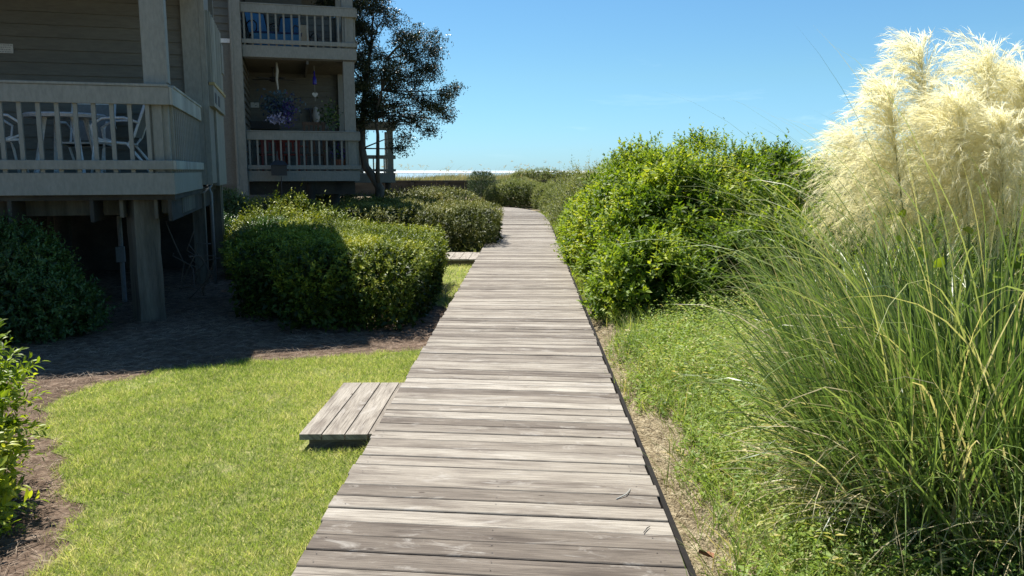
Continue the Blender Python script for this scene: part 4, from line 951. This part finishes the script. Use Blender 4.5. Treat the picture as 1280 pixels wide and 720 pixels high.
# ------------------------------------------------------------------ pampas grass
def pampas(cx, cy, label, plumes, n_leaf, spread, group, aim=None):
    gz = float(gheight(cx, cy)); root = tag(empty('pampas_grass', (cx, cy, gz)), label, 'ornamental grass', group)
    L = LM(); n = n_leaf
    a = rng.uniform(0, 6.283, n); rad = np.sqrt(rng.random(n))*spread
    base = np.stack([rad*np.cos(a), rad*np.sin(a), np.zeros(n)], 1)
    ha = a+rng.normal(size=n)*.7; f = rad/spread
    e0 = R(88)-np.abs(rng.normal(size=n))*R(9)-f*R(17); arch = rng.random(n)
    e1 = np.where(arch < .42, e0-rng.uniform(.1, .5, n), np.where(arch < .8, rng.uniform(-.5, .9, n), rng.uniform(-1.3, -.4, n)))
    ln = (.7+1.05*rng.random(n)**1.15)*np.where(arch > .8, .9, 1)*(1.06-.2*f); var = np.clip(.42+.16*fnoise(base, 4, 60)+rng.normal(size=n)*.17, 0, .8); dry = rng.random(n) < .07; var[dry] = rng.uniform(.84, 1, dry.sum())
    wd = rng.uniform(.006, .017, n); add_ribbons(L, base, np.stack([np.cos(ha), np.sin(ha)], 1), e0, e1, ln, wd, var, 8, 1.7, wander=.25)
    n3 = int(n*.06); a = rng.uniform(0, 6.283, n3); rad = np.sqrt(rng.random(n3))*spread*.8     # a few long arching blades and stiff stems
    base = np.stack([rad*np.cos(a), rad*np.sin(a), np.zeros(n3)], 1); ha = a+rng.normal(size=n3)*.5
    add_ribbons(L, base, np.stack([np.cos(ha), np.sin(ha)], 1), rng.uniform(1.15, 1.5, n3), rng.uniform(-1.2, .5, n3), rng.uniform(1.5, 2.3, n3), rng.uniform(.007, .012, n3), rng.uniform(.3, .84, n3), 12, 1.9, wander=.3)
    n3 = int(n*.02); a = rng.uniform(0, 6.283, n3); rad = np.sqrt(rng.random(n3))*spread*.6
    base = np.stack([rad*np.cos(a), rad*np.sin(a), np.zeros(n3)], 1)
    add_ribbons(L, base, np.stack([np.cos(a), np.sin(a)], 1), rng.uniform(1.4, 1.56, n3), rng.uniform(1.25, 1.56, n3), rng.uniform(1.2, 1.55, n3), rng.uniform(.014, .024, n3), rng.uniform(.25, .6, n3), 5, 1.2)
    n2 = int(n*.55); a = rng.uniform(0, 6.283, n2); rad = np.sqrt(rng.random(n2))*spread*1.1     # dead straw near the foot
    base = np.stack([rad*np.cos(a), rad*np.sin(a), rng.uniform(0, .25, n2)], 1); ha = a+rng.normal(size=n2)*1.0
    add_ribbons(L, base, np.stack([np.cos(ha), np.sin(ha)], 1), rng.uniform(.3, 1.4, n2), rng.uniform(-1.5, .1, n2), rng.uniform(.25, .8, n2), rng.uniform(.004, .01, n2), rng.uniform(.83, 1, n2), 6, 1.2, wander=.5)
    n4 = int(n*.012)                                    # the longest blades, thrown out over the path side
    base = np.stack([rng.uniform(-.35, .2, n4), rng.uniform(-.2, .5, n4), np.zeros(n4)], 1); ha = rng.normal(math.pi, .45, n4)
    add_ribbons(L, base, np.stack([np.cos(ha), np.sin(ha)], 1), rng.uniform(1.25, 1.5, n4), rng.uniform(-.5, .75, n4), rng.uniform(1.8, 2.55, n4), rng.uniform(.006, .009, n4), rng.uniform(.3, .84, n4), 14, 2.2, wander=.2)
    n4 = int(n*.1); a = rng.uniform(0, 6.283, n4); base = np.stack([.6*np.cos(a)*rng.random(n4), .6*np.sin(a)*rng.random(n4)-.1, np.zeros(n4)], 1); ha = rng.normal(-1.9, 1.0, n4)   # bent blades in front
    add_ribbons(L, base, np.stack([np.cos(ha), np.sin(ha)], 1), rng.uniform(.8, 1.4, n4), rng.uniform(-1.3, .2, n4), rng.uniform(.8, 1.4, n4), rng.uniform(.006, .012, n4), np.clip(rng.normal(.62, .2, n4), 0, 1), 10, 1.4, wander=.5)
    L.build('leaves', M['pampas'], root)
    for (tx, ty, tz, bz, hw, lean, yl) in plumes:       # tip world position, plume base height, half width, sideways lean
        tip = np.array([tx-cx, ty-cy, tz-gz]); b0 = np.array([tip[0]-lean, tip[1]-yl, bz-gz]); foot = np.array([b0[0]*.55, b0[1]*.55, 0])
        mb = MB(); mid = (foot+b0)/2+np.array([0, 0, .05]); mb.tube([tuple(foot), tuple(mid), tuple(b0), tuple(b0*.5+tip*.5), tuple(tip)], [.009, .008, .006, .003, .001], 6)
        st = mb.build('stalk', M['stalk'], root, 0, True)
        P_ = LM(); nb = 250; H = np.linalg.norm(tip-b0)
        t = rng.random(nb)**.8; ax = b0+(tip-b0)*t[:, None]
        az = rng.uniform(0, 6.283, nb); hd = np.stack([np.cos(az)-.55-.5*t, np.sin(az)], 1); hd /= np.linalg.norm(hd, axis=1, keepdims=True)
        bl = hw*2.5*(.45+.7*np.sin(np.clip(t*.8+.12, 0, 1)*math.pi)**.7)*rng.uniform(.65, 1.2, nb)*(1-.35*t)
        e0 = rng.uniform(.45, 1.1, nb)+.3*t; e1 = e0-rng.uniform(1.3, 2.5, nb)*(1.15-.55*t)
        S = 10; p = ax.copy(); sdv = np.stack([-hd[:, 1], hd[:, 0], np.zeros(nb)], 1); ctr = [p.copy()]; dirs = []
        for k in range(S):
            e = e0+(e1-e0)*((k+.5)/S)**1.1; dr = np.concatenate([hd*np.cos(e)[:, None], np.sin(e)[:, None]], 1); dirs.append(dr); p = p+dr*(bl/S)[:, None]; ctr.append(p.copy())
        ctr = np.stack(ctr, 1); dirs = np.stack(dirs, 1)
        nh = 44; hi = np.repeat(np.arange(nb), nh); q = rng.random(nb*nh)**.8*S*.995; k = q.astype(int); fr = (q-k)[:, None]
        hp = ctr[hi, k]*(1-fr)+ctr[hi, np.minimum(k+1, S)]*fr; hdv = dirs[hi, np.minimum(k, S-1)]
        dd = nrm(hdv+rng.normal(size=(len(hp), 3))*.3); hh = dd[:, :2]+1e-4; el = np.arcsin(np.clip(dd[:, 2], -1, 1))
        vv = np.clip(.25+.5*(t[hi])+rng.normal(size=len(hp))*.2, 0, 1)
        add_ribbons(P_, hp, hh, el, el-rng.uniform(.1, .8, len(hp)), rng.uniform(.03, .075, len(hp)), rng.uniform(.0015, .0027, len(hp)), vv, 2)
        sw_ = sdv*.0012
        V = np.stack([np.stack([ctr[:, j]-sw_*(1-j/S), ctr[:, j]+sw_*(1-j/S)], 1) for j in range(0, S+1, 2)], 1).reshape(nb, -1, 3); m_ = V.shape[1]
        i = np.arange(nb)[:, None]*m_; P_.add(V, None, np.concatenate([i+np.array([2*j, 2*j+1, 2*j+3, 2*j+2]) for j in range(m_//2-1)]), np.repeat(.3, nb*m_))
        P_.build('plume', M['plume'], root)
    return root
pampas(2.12, 3.55, 'large pampas grass clump with tall cream plumes in the right foreground', [
    (2.2, 4.0, 2.06, 1.31, .18, -.05, 0), (1.97, 4.2, 2.12, 1.4, .16, -.15, .05), (1.74, 4.0, 1.91, 1.22, .14, -.13, 0), (1.98, 3.8, 1.84, 1.24, .15, -.09, 0),
    (2.36, 3.95, 1.96, 1.28, .16, -.02, 0), (2.72, 4.1, 2.08, 1.24, .19, .04, 0), (2.12, 3.7, 1.74, 1.24, .13, -.05, 0), (2.5, 4.2, 1.95, 1.2, .17, 0, 0)], 3600, .68, None)
pampas(2.3, 5.3, 'smaller pampas grass with low plumes standing behind the large clump', [
    (2.06, 5.2, 1.74, 1.1, .17, -.14, -.05), (2.25, 5.3, 1.6, 1.0, .17, -.1, 0), (2.75, 5.4, 1.9, 1.3, .18, 0, 0)], 1200, .4, None)
make_shrub('backing_shrub', 'dark leafy shrub filling the gap behind the pampas stems', 'shrub', M['bigbush'], [((3.9, 7.0, .3), (1.0, .9, 1.0)), ((5.2, 8.0, .3), (1.3, 1.0, 1.2)), ((4.6, 6.0, .2), (.8, .8, .8))], 5200, .06, 9, (.08, .26), .3, zmin=-.05, seed=21, bumpy=.13, stems=14, sprigs=60)

# leafy vine among the pampas stems, and the broad leaf at the frame edge
vn = tag(empty('vine', (2.25, 3.6, -.1)), 'broad leaved green vine climbing among the pampas stems', 'vine')
L = LM(); n = 60; t = rng.random(n); p = np.stack([rng.normal(0, .28, n), rng.normal(0, .12, n), .15+1.3*t], 1); ln = rng.uniform(.03, .065, n)
add_leaves(L, p, rdir(n)+np.array([0, -.3, -.3]), rdir(n)+np.array([0, -1.2, .6]), ln, ln*.8, rng.uniform(.3, .9, n), fine=True); L.build('leaves', M['bigbush'], vn)
m = MB(); m.tube([(.1, 0, 0), (-.1, -.05, .4), (.12, -.02, .8), (-.05, .0, 1.2), (.1, .02, 1.5)], [.004, .004, .003, .003, .002], 5); m.build('stem', M['stalk'], vn)

# small things on the boardwalk and sand
def twig(name, pts, r, mat, label, cat):
    c = pts[0]; t = tag(MB().tube([tuple(np.array(p)-np.array(c)) for p in pts], r, 6).build(name, M[mat], None, 0, True), label, cat); t.location = c
twig('twig', [(.42, 3.62, .005), (.47, 3.66, .012), (.495, 3.72, .008), (.5, 3.745, .006)], [.003, .003, .002, .0015], 'rope', 'small pale bent twig lying on the boardwalk near its right edge', 'twig')
twig('twig', [(.5, 3.27, .004), (.52, 3.31, .006), (.535, 3.33, .004)], [.002, .0025, .0015], 'black', 'tiny dark twig on the boardwalk, nearest the camera', 'twig')
L = LM(); add_leaves(L, np.array([[0., 0, 0]]), np.array([[.15, -.6, .15]]), np.array([[.3, .2, 1.]]), np.array([.14]), np.array([.05]), np.array([.5]), fine=True, fold=.4, droop=-.05)
dl = tag(L.build('dead_leaf', M['deadleaf']), 'curled reddish brown dead leaf on the sand by the boardwalk edge', 'leaf'); dl.location = (.72, 3.2, -.05)
# tangled dry vine under the near balcony
vt = tag(empty('dry_vine', W(-.15, 1.6, -.2), BA), 'tangle of bare dry vine stems hanging behind the big piling', 'vine')
m = MB(); rr = random.Random(9)
for k in range(9):
    a = Vector((rr.uniform(-.2, .3), rr.uniform(-.2, .6), rr.uniform(0, .3))); pts = [tuple(a)]
    for j in range(5): a = a+Vector((rr.uniform(-.18, .18), rr.uniform(-.15, .15), rr.uniform(-.02, .3))); pts.append(tuple(a))
    m.tube(pts, .008, 5)
m.build('stems', M['straw_stem'], vt, 0, True)
